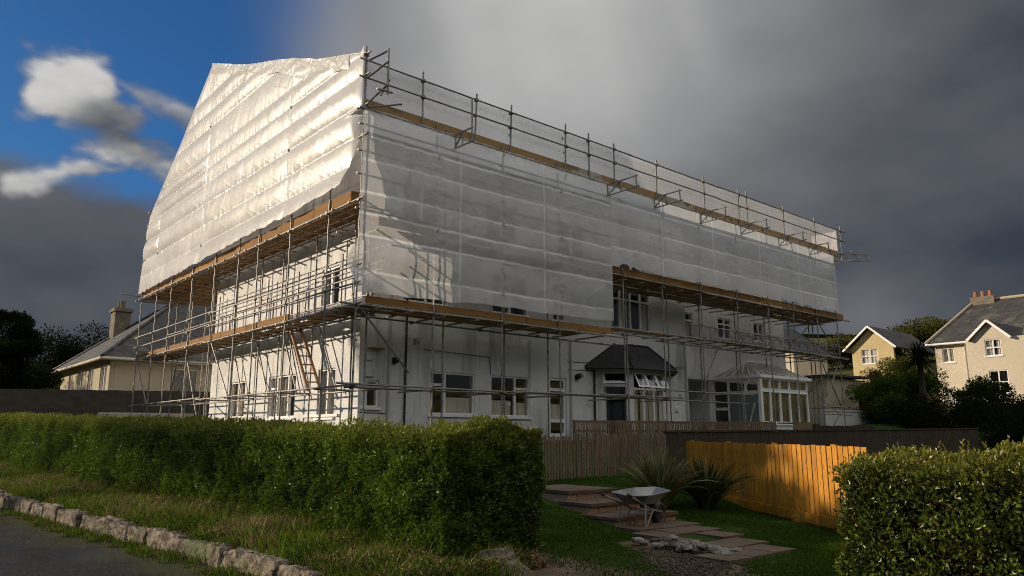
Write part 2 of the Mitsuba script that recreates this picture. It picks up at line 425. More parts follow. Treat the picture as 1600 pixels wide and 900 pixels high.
# kerb of rough upright stones
r = rnd(3)
labels['kerb'] = {'kind': 'structure'}
stones = []
for k in range(5):
    b = trimesh.creation.box((1, 1, 1)).subdivide().subdivide().subdivide()
    v = np.array(b.vertices)
    v *= (1 - .10 * (np.abs(v * 2) ** 4).sum(1, keepdims=True) / 3)
    v += (meshkit.fbm(v * 3.1 + 10 * k, 4, k)[:, None] - .5) * norm(v) * .42
    stones.append(mikit.ply(trimesh.Trimesh(v, b.faces, process=False), 'm_stone', smooth=True))
y = -11.2
while y < 21:
    L = r.uniform(.42, .95)
    zt = -1.40 + np.interp(y, [-11, -9, 0, 14], [-.08, 0, .06, .2]) + r.uniform(-.03, .03)
    M = T().translate([kerb_x(y + L / 2) + r.uniform(-.03, .03), y + L / 2, (zt - 1.80) / 2]).rotate([0, 0, 1], 5 + r.uniform(-4, 4)).rotate([0, 1, 0], r.uniform(-6, 6)).scale([.24, L * 1.12, (zt + 1.80)])
    obj('stone', {**stones[r.integers(5)], 'to_world': M}, 'stone', 'kerb')
    y += L
# the far kerb of the road
plank('far_kerb', (kerb_x(-60) - 11.6, -60, -1.62), (kerb_x(80) - 11.6, 80, -1.62), .2, .25, None, 'stone')
labels['far_kerb'] = {'kind': 'structure'}

# ---------------------------------------------------------------- the scaffolded house


class Plane:
    """A wall plane: a runs along A, z up, n out of the wall."""

    def __init__(self, O, A):
        self.O, self.A = np.array([*O, 0.]), np.array([*A, 0.]) / np.linalg.norm(A)
        self.N = np.array([self.A[1], -self.A[0], 0])

    def put(self, m):
        v = np.asarray(m.vertices)
        w = self.O + v[:, :1] * self.A + v[:, 1:2] * [0, 0, 1] + v[:, 2:3] * self.N
        return trimesh.Trimesh(w, m.faces, process=False)

    def box(self, a0, a1, z0, z1, n0, n1):
        return self.put(bx(a0, a1, z0, z1, n0, n1))

    def panel(self, poly, n0, n1):
        m = trimesh.creation.extrude_polygon(poly, n1 - n0, engine='earcut')
        m.apply_translation((0, 0, n0))
        return self.put(m)


def wall(parent, pl, poly, holes, m, t=.3, name='wall', label=None):
    p = Polygon(poly)
    for h in holes:
        p = p.difference(sbox(*h))
    for g in getattr(p, 'geoms', [p]):
        obj(name, pl.panel(g, -t, 0), m, parent, label=label)


def window(parent, pl, a0, a1, z0, z1, cells, fw=.055, n=-.10, sill=True, curtain=None, frame='upvc', name='window', open_lights=(), cmat='curtain'):
    """cells: glazed openings (a0, a1, z0, z1) as fractions of the frame. The frame is one mesh with a hole for each cell."""
    w = new(name, parent)
    labels.pop(w, None)
    W, H = a1 - a0, z1 - z0
    p, rects = sbox(a0, z0, a1, z1), []
    for c in cells:
        q = (a0 + c[0] * W + fw * (.9 if c[0] == 0 else .5), z0 + c[2] * H + fw * (.9 if c[2] == 0 else .5), a0 + c[1] * W - fw * (.9 if c[1] == 1 else .5), z0 + c[3] * H - fw * (.9 if c[3] == 1 else .5))
        rects.append(q)
        p = p.difference(sbox(*q))
    ms = [pl.panel(p, n - .035, n + .035)]
    for i, q in enumerate(rects):   # sash beads stand a little proud of the frame
        if i in open_lights:
            continue
        ring = sbox(q[0] - .022, q[1] - .022, q[2] + .022, q[3] + .022).difference(sbox(q[0] + .012, q[1] + .012, q[2] - .012, q[3] - .012))
        ms.append(pl.panel(ring, n + .036, n + .052))
    obj('frame', cat(ms), frame, w)
    for i, q in enumerate(rects):
        if i in open_lights:        # a top-hung light pushed open
            L = q[3] - q[1]
            rg = pl.panel(sbox(q[0] - .02, q[1] - .02, q[2] + .02, q[3] + .02).difference(sbox(q[0] + .035, q[1] + .035, q[2] - .035, q[3] - .035)), -.02, .02)
            v = np.asarray(rg.vertices)
            nn = (v - pl.O) @ pl.N
            h = q[3] - v[:, 2]
            v = v + pl.N * (h * math.sin(.45) + n + .07)[:, None]
            v[:, 2] = q[3] - h * math.cos(.45)
            obj('open_light', trimesh.Trimesh(v, rg.faces, process=False), frame, w)
            continue
        v = np.array([[q[0], q[1], n], [q[2], q[1], n], [q[2], q[3], n], [q[0], q[3], n]])
        obj('pane', (pl.O + v[:, :1] * pl.A + v[:, 1:2] * [0, 0, 1] + v[:, 2:3] * pl.N, [[0, 1, 2, 3]]), 'glass', w)
    if sill:
        obj('sill', pl.box(a0 - .06, a1 + .06, z0 - .07, z0 - .003, -.12, .07), frame, w)
    for (b0, b1, c0, c1) in curtain or ():
        s = np.linspace(a0 + b0 * W, a0 + b1 * W, 40)
        nn = n - .12 + .025 * np.sin(s * 46) + .012 * np.sin(s * 23 + 1)
        v = np.array([[a, z, d] for a, d in zip(s, nn) for z in (z0 + c0 * H, z0 + c1 * H)])
        i = np.arange(39) * 2
        f = np.stack([i, i + 2, i + 3, i + 1], 1)
        obj('curtain', (pl.O + v[:, :1] * pl.A + v[:, 1:2] * [0, 0, 1] + v[:, 2:3] * pl.N, f), cmat, w, smooth=True)
    return w


WU, WV, WB = 1.25, 1.95, 2.8           # gable wall, facade wall, the set back part of the facade
house = thing('house', 'large white rendered house under repair wrapped in scaffolding and plastic sheets', 'house')
fac, gab, bak, setb = Plane((0, WV), (1, 0)), Plane((WU, 0), (0, -1)), Plane((0, 14.2), (-1, 0)), Plane((0, WB), (1, 0))
gz, gt = -.6, 9.2
w1, w2, dr_, ff, sm = (3.78, .6, 5.60, 1.95), (6.27, .57, 8.04, 1.95), (8.98, -.1, 9.85, 2.0), (12.38, 4.1, 14.89, 5.8), (1.40, .77, 1.95, 1.57)
upper = [(x, 6.6, x + 1.5, 8.0) for x in (2.6, 6.0, 9.5, 13.0)]
mid = [(2.7, 4.1, 4.5, 5.5), (6.3, 4.1, 8.0, 5.5), (9.2, 4.1, 9.9, 5.5)]
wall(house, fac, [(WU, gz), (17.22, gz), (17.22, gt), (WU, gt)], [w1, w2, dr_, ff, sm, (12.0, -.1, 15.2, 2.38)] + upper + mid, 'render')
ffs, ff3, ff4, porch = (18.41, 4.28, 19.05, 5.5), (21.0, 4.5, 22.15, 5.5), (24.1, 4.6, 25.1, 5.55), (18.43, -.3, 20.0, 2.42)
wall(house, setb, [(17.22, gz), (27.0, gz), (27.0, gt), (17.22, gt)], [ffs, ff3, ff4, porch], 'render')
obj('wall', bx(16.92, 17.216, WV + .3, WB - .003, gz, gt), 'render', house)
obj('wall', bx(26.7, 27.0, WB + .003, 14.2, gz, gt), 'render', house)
ga, gb, gc = (-8.35, .54, -6.15, 2.0), (-4.55, .5, -3.4, 2.02), (-12.0, .6, -10.5, 1.98)
gup = [(-(y + 1.2), 4.0, -y, 5.3) for y in (3.4,)]
wall(house, gab, [(-14.2, gz), (-WV - .003, gz), (-WV - .003, gt), (-8.1, 10.75), (-14.2, gt)], [ga, gb, gc] + gup, 'render')
wall(house, bak, [(-27, gz), (-WU - .31, gz), (-WU - .31, gt), (-27, gt)], [], 'render')
obj('wall', bx(3.2, 15, 14.21, 19.5, gz, 8.0), 'render', house)
obj('roof', (np.array([[.95, 1.55, 9.12], [27.3, 1.55, 9.12], [27.3, 8.1, 10.9], [.95, 8.1, 10.9], [27.3, 14.5, 9.2], [.95, 14.5, 9.2]]), np.array([[0, 1, 2, 3], [3, 2, 4, 5]])), 'slate', house)
obj('roof', (np.array([[3, 14.25, 9.4], [15.3, 14.25, 9.4], [15.3, 19.8, 7.9], [3, 19.8, 7.9]]), np.array([[0, 1, 2, 3]])), 'slate', house)
obj('floor', bx(WU + .3, 26.7, WB + .1, 14, -.3, -.25), 'interior', house)
obj('floor', bx(WU + .3, 26.7, WB + .1, 14, 3.2, 3.3), 'interior', house)
obj('floor', bx(WU + .3, 26.7, WB + .1, 14, 6.0, 6.1), 'interior', house)
obj('partition', bx(9.9, 10.0, WB + .1, 14, -.25, 9), 'interior', house)
obj('partition', bx(5.8, 5.9, 2.3, 14, -.25, 9), 'interior', house)
obj('partition', bx(WU + .31, 9.8, 6.0, 6.1, -.25, 9), 'interior', house)
obj('partition', bx(10.1, 26.6, 6.5, 6.6, -.25, 9), 'interior', house)
C1 = [(0, .34, .70, 1), (0, .34, 0, .70), (.34, 1, 0, 1)]
window(house, fac, *w1[::2], *w1[1::2], C1, curtain=[(.36, .98, .02, .42)])
window(house, fac, *w2[::2], *w2[1::2], [(0, .63, 0, 1), (.63, 1, 0, .70), (.63, 1, .70, 1)], curtain=[(.03, .6, .02, .40), (.66, .97, .02, .36)])
window(house, fac, *dr_[::2], *dr_[1::2], [(0, 1, .80, 1), (0, 1, .27, .80), (0, 1, .03, .27)], fw=.09, sill=False, name='door', curtain=[(.1, .9, .28, .55)])
window(house, fac, *sm[::2], *sm[1::2], [(0, 1, 0, 1)], fw=.05)
window(house, fac, *ff[::2], *ff[1::2], [(i / 4, (i + 1) / 4, a, b) for i in range(4) for a, b in ((0, .74), (.74, 1))], curtain=[(.27, .40, .03, .72), (.80, .97, .03, .72), (.02, .15, .03, .72)])
for k, q in enumerate(mid + upper):
    window(house, fac, *q[::2], *q[1::2], [(0, .5, 0, 1), (.5, 1, 0, 1)])
window(house, setb, *ffs[::2], *ffs[1::2], [(0, 1, .7, 1), (0, 1, 0, .7)], curtain=[(.05, .95, .02, .68)])
window(house, setb, *ff3[::2], *ff3[1::2], [(0, .5, .7, 1), (.5, 1, .7, 1), (0, .5, 0, .7), (.5, 1, 0, .7)])
window(house, setb, *ff4[::2], *ff4[1::2], [(0, .5, 0, 1), (.5, 1, 0, 1)])
window(house, gab, *ga[::2], *ga[1::2], [(0, .3, 0, .7), (0, .3, .7, 1), (.3, .7, 0, 1), (.7, 1, 0, 1)], curtain=[(.02, .62, .02, .96), (.74, .98, .02, .96)])
window(house, gab, *gb[::2], *gb[1::2], [(0, .5, 0, 1), (.5, 1, 0, 1)], curtain=[(.05, .7, .02, .96)])
window(house, gab, *gc[::2], *gc[1::2], [(0, .5, 0, 1), (.5, 1, 0, 1)], curtain=[(.1, .9, .02, .96)])
for q in gup:
    window(house, gab, *q[::2], *q[1::2], [(0, .5, 0, 1), (.5, 1, 0, 1)])
# porch recess with its inner door
obj('porch_wall', cat([bx(18.1, 18.42, WB + .301, 4.6, -.3, 2.42), bx(20.01, 20.3, WB + .301, 4.6, -.3, 2.42), bx(18.1, 20.3, 4.6, 4.7, -.3, 2.42), bx(18.1, 20.3, WB + .301, 4.7, 2.43, 2.5)]), 'render', house)
obj('porch_beam', bx(17.6, 20.2, WB - .14, WB - .003, 2.44, 2.62), 'render', house)
pd = Plane((0, 4.6), (1, 0))
window(house, pd, 18.7, 19.55, -.2, 2.1, [(0, 1, .78, 1), (0, 1, .05, .76)], fw=.08, n=.04, sill=False, name='door')
# bay window with hipped dark roof
bay = new('bay_window', house)
by = 1.12
B0, B1, B2, B3 = (11.55, WV - .02), (12.5, by), (14.66, by), (15.6, WV - .02)
bl, bf, br = Plane(B0, (B1[0] - B0[0], B1[1] - B0[1])), Plane(B1, (1, 0)), Plane(B2, (B3[0] - B2[0], B3[1] - B2[1]))
ll = math.hypot(B1[0] - B0[0], B1[1] - B0[1])
for pl, L, cells, op in ((bl, ll, [(0, 1, .80, 1), (0, 1, 0, .78)], (0,)), (bf, 2.16, [(i / 3, (i + 1) / 3, a, b) for i in range(3) for a, b in ((0, .74), (.74, 1))], (1, 3)), (br, ll, [(0, 1, .8, 1), (0, 1, 0, .78)], ())):
    h = (.16, -.05, L - .16, 2.33)
    pp = Polygon([(0, -.6), (L, -.6), (L, 2.48), (0, 2.48)]).difference(sbox(*h))
    obj('wall', pl.panel(pp, -.14, 0), 'render', bay)
    # panes and frames of the bay hang directly under it: a fourth level is not allowed
    W, H = h[2] - h[0], h[3] - h[1]
    p, rects = sbox(*h), []
    for c in cells:
        q = (h[0] + c[0] * W + .035, h[1] + c[2] * H + .035, h[0] + c[1] * W - .035, h[1] + c[3] * H - .035)
        rects.append(q)
        p = p.difference(sbox(*q))
    obj('frame', pl.panel(p, -.09, -.02), 'upvc', bay)
    for i, q in enumerate(rects):
        tilt = .42 if i in op or (pl is bf and c and i % 2 == 1) else 0
        if tilt:
            rg = sbox(q[0] - .03, q[1] - .03, q[2] + .03, q[3] + .03).difference(sbox(q[0] + .03, q[1] + .03, q[2] - .03, q[3] - .03))
            m = trimesh.creation.extrude_polygon(rg, .035, engine='earcut')
            gl = trimesh.Trimesh([[q[0], q[1], .017], [q[2], q[1], .017], [q[2], q[3], .017], [q[0], q[3], .017]], [[0, 1, 2], [0, 2, 3]], process=False)
            for mm, mt, nm in ((m, 'upvc', 'open_light'), (gl, 'glass', 'pane')):
                v = np.array(mm.vertices)
                hh = q[3] + .03 - v[:, 1]
                v[:, 1] = q[3] + .03 - hh * math.cos(tilt)
                v[:, 2] = v[:, 2] * math.cos(tilt) + hh * math.sin(tilt) + .0
                obj(nm, pl.put(trimesh.Trimesh(v, mm.faces, process=False)), mt, bay)
        else:
            obj('pane', pl.put(trimesh.Trimesh([[q[0], q[1], -.055], [q[2], q[1], -.055], [q[2], q[3], -.055], [q[0], q[3], -.055]], [[0, 1, 2], [0, 2, 3]], process=False)), 'glass', bay)
for c0, c1 in ((.02, .30), (.36, .62), (.68, .97)):
    s = np.linspace(.2 + c0 * 1.75, .2 + c1 * 1.75, 30)
    v = np.array([[a, z, -.30 + .03 * math.sin(a * 40)] for a in s for z in (0, 1.7)])
    i = np.arange(29) * 2
    obj('curtain', bf.put(trimesh.Trimesh(v, np.vstack([np.stack([i, i + 2, i + 3], 1), np.stack([i, i + 3, i + 1], 1)]), process=False)), 'curtain', bay)
ev = np.array([[10.85, WV - .005, 2.50], [12.25, by - .32, 2.50], [14.95, by - .32, 2.50], [16.25, WV - .005, 2.50], [12.55, WV - .005, 3.48], [14.6, WV - .005, 3.48], [12.9, WV - .25, 3.46], [14.3, WV - .25, 3.46]])
rm = [[0, 1, 6], [0, 6, 4], [1, 2, 7], [1, 7, 6], [2, 3, 7], [3, 5, 7], [4, 6, 7], [4, 7, 5]]
lo = ev[:4].copy()
lo[:, 2] -= .05
rm += [[8, 9, 1], [8, 1, 0], [9, 10, 2], [9, 2, 1], [10, 11, 3], [10, 3, 2], [8, 11, 10], [8, 10, 9]]
obj('roof', (np.vstack([ev, lo]), np.array(rm)), 'darkroof', bay)
for a, b in ((1, 6), (2, 7), (0, 4), (6, 7)):
    tube('hip_tile', ev[a] + [0, 0, .01], ev[b] + [0, 0, .01], bay, 'darkroof', .045)
for a, b in ((0, 1), (1, 2), (2, 3)):
    tube('gutter', lo[a] + [0, -.02, .0], lo[b] + [0, -.02, .0], bay, 'blackplastic', .05)
# pipes, lights and boxes on the facade
for (x, y, z0, z1, rr, m) in ((2.25, WV - .06, -.3, 9, .04, 'greyplastic'), (2.83, WV - .06, -.3, 9, .035, 'blackplastic'), (11.3, WV - .06, -.3, 2.4, .04, 'blackplastic'), (17.05, WV - .07, -.3, 4.0, .04, 'greyplastic'), (8.0, WV - .05, 1.95, 3.3, .02, 'greyplastic'), (10.05, WV - .05, -.3, 3.4, .035, 'greyplastic')):
    tube('downpipe', (x, y, z0), (x, y, z1), house, m, rr)
for (p0, p1) in (((3.5, 2.62), (6.2, 2.55)), ((6.2, 2.55), (6.25, 1.97)), ((9.9, 2.62), (11.2, 2.66)), ((9.9, 2.33), (11.2, 2.36)), ((1.3, .62), (2.2, .6)), ((16.0, 2.75), (17.2, 2.8))):
    tube('cable', (p0[0], WV - .012, p0[1]), (p1[0], WV - .012, p1[1]), house, 'blackplastic', .011)
for x, z, m in ((3.16, 2.82, 'greyplastic'), (2.43, 2.17, 'blackplastic'), (10.36, 2.06, 'blackplastic'), (10.52, 2.12, 'greyplastic')):
    l = cat([bx(x - .05, x + .05, WV - .05, WV - .001, z - .08, z + .08), trimesh.creation.icosphere(subdivisions=2, radius=.085).apply_translation((x + .03, WV - .14, z + .03)), bx(x - .09, x + .09, WV - .2, WV - .06, z + .07, z + .12)])
    obj('security_light', l, m, house)
for x, z, s in ((1.56, 2.25, .1), (1.6, 1.78, .13), (16.4, 1.0, .09), (16.7, 1.6, .08), (7.0, 1.0, .06)):
    obj('meter_box', bx(x - s, x + s, WV - .09, WV - .001, z - s * .8, z + s * .8), 'render', house)
obj('wall_shelf', bx(1.5, 2.0, WV - .22, WV - .002, 2.5, 2.54), 'ladder', house)
obj('ledge', bx(WU - .06, WU - .002, 3.0, 5.4, .52, .60), 'upvc', house)

# conservatory
con = thing('conservatory', 'white framed conservatory with ribbed translucent hipped roof in front of the white house', 'conservatory')
cx0, cx1, cy0, ce = 20.25, 24.4, .32, 2.46
cf, cl, cr = Plane((cx0, cy0), (1, 0)), Plane((cx0, 2.79), (0, -1)), Plane((cx1, cy0), (0, 1))
LF, LL = cx1 - cx0, 2.79 - cy0
for pl, L, cells in ((cf, LF, [(i / 5, (i + 1) / 5, a, b) for i in range(5) for a, b in ((.16, .76), (.79, 1))]),
                     (cr, LL, [(i / 3, (i + 1) / 3, a, b) for i in range(3) for a, b in ((.16, .76), (.79, 1))])):
    window(con, pl, 0, L, .45 if pl is not cl else -.1, ce, [(c[0], c[1], (c[2] - .16) / .84, c[3] if c[3] == 1 else (c[3] - .16) / .84) for c in cells], fw=.085, n=-.05, sill=True, curtain=[(.02, .98, .02, .98)], cmat='olive_reflection')  # cloth added behind the panes, coloured like the reflection in them
    obj('wall', pl.box(0, L, -.5, .37, -.16, -.003), 'render', con)
window(con, cl, 0, LL, -.1, ce, [(0, .34, .76, 1), (.34, .70, .76, 1), (.70, 1, .76, 1), (0, .34, .48, .75), (0, .34, .1, .47)], fw=.075, n=-.05, sill=False)
for a0, a1 in ((.36, .66), (.68, .98)):
    obj('frosted_panel', cl.box(LL * a0, LL * a1, 0, 1.75, -.012, .004), 'frosted', con)
obj('wall', cl.box(0, LL, -.5, -.11, -.16, -.003), 'render', con)
obj('floor', bx(cx0 + .2, cx1 - .2, cy0 + .2, 2.78, -.3, -.15), 'interior', con)
obj('shade_backing', bx(cx0 + .12, cx1 - .12, 2.70, 2.78, -.15, 2.4), 'room_shade', con)  # dark panel added so the panes look onto shade
obj('post', bx(cx0 - .06, cx0 + .09, cy0 - .06, cy0 + .09, -.4, ce), 'upvc', con)
rz, ry = 3.30, 1.62
A = [np.array(p) for p in ((cx0 - .15, cy0 - .15, ce + .04), (cx1 + .15, cy0 - .15, ce + .04), (cx1 - .9, ry, rz), (cx0 + 1.05, ry, rz), (cx0 - .15, 2.78, ce + .04), (cx1 + .15, 2.78, ce + .04))]
for q in ((0, 1, 2, 3), (0, 3, 4), (3, 2, 5, 4), (1, 5, 2)):
    obj('roof_pane', (np.array([A[i] for i in q]), np.array([list(range(len(q)))] if len(q) == 4 else [[0, 1, 2]])), 'polycarb', con)
obj('eaves_beam', cat([cf.box(-.15, LF + .15, ce + .002, ce + .12, .07, .16), cl.box(-.0, LL + .15, ce + .003, ce + .121, .07, .16), cr.box(-.0, LL, ce + .004, ce + .122, .07, .16)]), 'upvc', con)
for i in range(8):
    t = i / 7
    a = A[0] * (1 - t) + A[1] * t
    b = A[3] * (1 - t) + A[2] * t
    tube('rafter', a + [0, 0, .02], b + [0, 0, .02], con, 'upvc', .032)
for i in range(1, 5):
    t = i / 5
    a = A[0] * (1 - t) + A[4] * t
    tube('rafter', a + [0, 0, .02], A[3] + [0, 0, .02], con, 'upvc', .03)
tube('ridge', A[3] + [0, 0, .02], A[2] + [0, 0, .02], con, 'upvc', .06)

# ---------------------------------------------------------------- scaffold
r = rnd(11)
sc = thing('scaffold', 'steel tube scaffold with timber decks around the white house', 'scaffold')
joints = []


def joint(*p):
    joints.append(p)


gy = [0.0, 1.87, 4.40, 6.93, 8.77, 11.1, 13.7, 16.3, 18.5, 20.95]
gtop = lambda y: float(np.interp(y, [0, 4.9, 13, 20.5, 21], [10.85, 12.4, 15.4, 10.3, 7]))
jit = lambda s=.02: r.uniform(-s, s)
gzz = lambda x, y: float(ground_z(x, y)) - .05
# standards of the gable side
for k, y in enumerate(gy):
    a, b = jit(.04), jit(.04)
    tube('standard', (.0 + a, y + b, gzz(0, y)), (.02, y, gtop(y) - .05), sc)
    if .5 < y < 20:
        tube('standard', (.98 + a, y + .1, gzz(1, y)), (.98, y + .1, 7.2 if y < 14.5 else 9.0), sc)
    if y > 15:
        tube('standard', (3.1, y, gzz(3, y)), (3.1, y + .05, 8.0), sc)
# ledgers along the gable
RG = [(1.28, 0), (3.42, 0), (4.02, 0), (4.50, 0), (6.36, 0), (8.25, .05), (9.15, .05), (10.05, .05), (10.70, .05)]
for z, x in RG:
    y1 = 21.3 if z < 9 else {9.15: 20.7, 10.05: 20.2, 10.70: 19.8}.get(z, 21)
    cut = 11.3 + jit(.5)
    tube('ledger', (x - .05, -.25 - (.1 if z < 4 else 0), z + jit(.015)), (x - .05 + jit(.01), cut + .2, z + jit(.015)), sc)
    tube('ledger', (x - .052, cut - .2, z + .05 + jit(.01)), (x - .05, y1 + jit(.2), z + .03 + jit(.02)), sc)
    for y in gy:
        joint(x - .03, y, z)
for z in (1.22, 3.36, 4.6, 6.30):
    tube('ledger', (.93, .3, z + jit()), (.93, 19.5, z + jit(.03)), sc)
for z in (11.38, 12.5, 13.3, 14.1):
    w = np.interp(z, [10.8, 12.4, 15.4], [0, 4.9, 13])
    tube('ledger', (.05, w + .15, z), (.05, float(np.interp(z, [10.3, 15.4], [20.4, 13.1])) - .15, z), sc)
for a, b in (((.06, 0, 10.8), (.06, 4.9, 12.4)), ((.06, 4.9, 12.4), (.06, 13, 15.42)), ((.06, 13, 15.42), (.06, 20.5, 10.3))):
    tube('rafter_tube', a, b, sc)
# transoms of the gable side
for y in np.arange(.15, 20.9, .93):
    for z in (3.36, 6.28):
        x1 = 1.22 if y < 14.1 else 3.2
        tube('transom', (-.18 - r.uniform(0, .12), y + jit(.1), z), (x1, y + jit(.05), z + jit(.01)), sc)
for y in gy[:-1]:
    tube('transom', (-.15, y + .08, 1.24), (1.1, y + .08, 1.24), sc)
for k in range(0, 9, 2):
    tube('brace', (.03, gy[k] + .1, 1.2), (.03, gy[k + 1] - .1, 3.4), sc) if k in (4, 8) else None
for y in np.arange(.9, 13.6, .62):
    if r.random() < .75:
        tube('puncheon', (1.02 + jit(.04), y + jit(.12), 3.4), (1.02 + jit(.04), y + jit(.05), r.uniform(4.3, 5.6)), sc)
for z in (4.0, 4.85, 5.3):
    tube('guard_tube', (1.06, .4, z + jit(.03)), (1.06, 13.9, z + jit(.03)), sc)
for y in (2.9, 5.6, 7.9, 10.2):
    tube('brace', (1.06, y, 1.25), (1.06, y + 1.3, 3.35), sc)
tube('brace', (.9, 14.0, -.2), (.9, 16.4, 3.3), sc)
tube('brace', (.9, 18.6, 1.2), (.9, 16.3, 6.2), sc)
tube('brace', (1.0, 5.2, 1.2), (1.0, 6.4, 3.4), sc)


def deck(axis, a0, a1, b0, b1, z, m, gap=.012, w=.225, skip=0.):
    """Scaffold boards laid along an axis, in lengths of 3.9 m."""
    n = int((b1 - b0) / (w + gap))
    for i in range(n):
        b = b0 + (i + .5) * (b1 - b0) / n
        a = a0 - r.uniform(0, 1.5) * (i % 2)
        while a < a1 - .3:
            e = min(a + 3.9, a1 + r.uniform(0, .15))
            s = max(a, a0 - r.uniform(0, .1))
            if r.random() > skip and e - s > .4:
                t = jit(.012)
                p0, p1 = ((s, b + t, z + jit(.008)), (e - .02, b - t, z + jit(.008))) if axis == 0 else ((b + t, s, z + jit(.008)), (b - t, e - .02, z + jit(.008)))
                plank('deck_board', p0, p1, w, .038, sc, m)
            a += 3.9


def toe(axis, a0, a1, c, z0, h, m):
    a = a0
    while a < a1 - .1:
        e = min(a + r.uniform(2.2, 3.9), a1)
        t = jit(.02)
        p0, p1 = ((a, c + t * .3, z0 + h / 2 + jit(.012)), (e - .03, c, z0 + h / 2 + jit(.012))) if axis == 0 else ((c + t * .3, a, z0 + h / 2 + jit(.012)), (c, e - .03, z0 + h / 2 + jit(.012)))
        plank('toe_board', p0, p1, .038, h, sc, m)
        a = e


deck(1, .55, 14.1, .08, 1.02, 6.42, 'board_y')
deck(1, .9, 13.9, 1.0, 1.23, 5.98, 'board_y')
deck(1, 14.1, 21.0, .08, 3.2, 6.42, 'board_y')
toe(1, .62, 21.1, .06, 6.45, .33, 'board_y')
plank('toe_board', (.06, .62, 6.62), (1.1, .6, 6.62), .036, .30, sc, 'board_x')
deck(1, .1, 14.0, .10, 1.05, 3.47, 'board_y', skip=.06)
deck(1, 14.0, 20.8, .10, 1.05, 3.47, 'board_y')
for y in (4.6, 5.9, 6.3, 8.3, 14.2, 17.0):     # loose boards and offcuts leaning on the middle deck
    plank('loose_board', (.3 + jit(.1), y, 3.50), (.75 + jit(.1), y + 1.2 + jit(.5), 3.62 + r.uniform(0, .12)), .22, .038, sc, 'board_y', up=(.4, 0, 1))
toe(1, 4.4, 21, .07, 3.5, .20, 'board_y')

# standards of the facade
fx = [2.52, 5.13, 7.62, 10.9, 13.2, 15.7, 18.3, 20.8, 23.0, 25.2, 27.25]
for x in fx:
    tube('standard', (x + jit(.03), .0, gzz(x, 0)), (x, .0, 9.3), sc)
for x in (1.02, 3.72, 6.2, 8.2, 11.9, 14.4, 17.2, 19.9, 22.4, 24.6, 26.6):
    tube('standard', (x + jit(.03), 1.2 if x < 11 or x > 16 else .75, gzz(x, 1)), (x, 1.2 if x < 11 or x > 16 else .75, 8.0 if x > 3 else 6.9), sc)
for x, dv in ((1.95, .02), (3.95, -.02), (5.45, .02), (8.0, .0), (9.2, .05), (10.55, 0), (13.05, 0), (16.2, 0), (18.9, .06), (19.4, -.03), (22.6, 0), (25.6, 0), (28.35, 0)):
    tube('standard', (x + jit(.05), dv - .04, 8.7 + r.uniform(0, .3)), (x + jit(.03), dv - .05, 10.75 + jit(.06)), sc)
    joint(x, dv - .05, 9.95), joint(x, dv - .05, 10.48)
# ledgers along the facade
for z, x0, x1 in ((9.02, -.1, 28.4), (9.95, -.15, 28.7), (10.48, -.15, 28.7)):
    for k in range(5):
        a, b = x0 + (x1 - x0) * k / 5, x0 + (x1 - x0) * (k + 1) / 5
        tube('ledger', (a - .1, -.085 - .004 * (k % 2), z + jit(.012)), (b + .1, -.085 - .004 * (k % 2), z + jit(.012)), sc)
for z, x0, x1, y in ((1.28, -.4, 11.9, -.05), (1.20, -.1, 5.6, .07), (1.27, 5.2, 18.8, .09), (1.34, 9.6, 14.0, -.06), (1.62, 12.8, 19.2, .05), (3.42, -.4, 10.9, -.05), (3.30, -.2, 11.5, 1.12), (3.55, 9.0, 17.0, .06), (3.75, 10.4, 28.0, -.05),
                        (3.62, 14.0, 27.6, .95), (4.30, 15.0, 28.0, .06), (5.68, 9.6, 28.4, -.05), (5.62, 0, 28.0, 1.1), (6.1, 0, 10, .06), (7.1, 0, 27.5, .05), (7.8, 0, 27.5, .05), (8.6, 0, 27.5, .05)):
    n = max(1, round((x1 - x0) / 6))
    for k in range(n):
        a, b = x0 + (x1 - x0) * k / n, x0 + (x1 - x0) * (k + 1) / n
        tube('ledger', (a - .12, y + .004 * (k % 2), z + jit(.02)), (b + .12, y + .004 * (k % 2), z + jit(.025)), sc)
    for x in [0] + fx:
        if x0 < x < x1:
            joint(x, y, z)
for x in np.arange(.5, 28, 1.15):
    tube('transom', (x + jit(.1), -.2 - r.uniform(0, .15), 3.36 if x < 10.5 else 3.68), (x, 1.3 if x < 11 or x > 16 else 1.0, 3.36 if x < 10.5 else 3.66), sc)
    tube('transom', (x + jit(.1), -.12, 5.56), (x, 1.85 if x < 16.8 else 2.6, 5.58 + jit(.03)), sc)
for x in fx[:5]:
    tube('transom', (x + .07, -.1, 1.24), (x + .07, 1.9, 1.24), sc)
deck(0, .9, 9.2, .12, 1.25, 3.48, 'board_x')
deck(0, 10.9, 27.5, .15, .70, 3.80, 'board_x', skip=.25)
deck(0, .9, 28.0, .12, 1.25, 5.72, 'board_x')
deck(0, 9.8, 28.0, 1.27, 1.8, 5.66, 'board_x')
toe(0, .3, 9.6, .06, 3.50, .20, 'board_x')
plank('toe_board', (8.6, .05, 3.52), (10.1, -.05, 3.60), .038, .20, sc, 'board_x')
toe(0, .4, 28.1, .06, 5.76, .26, 'board_x')
toe(0, .02, 28.2, .07, 9.08, .30, 'fascia')
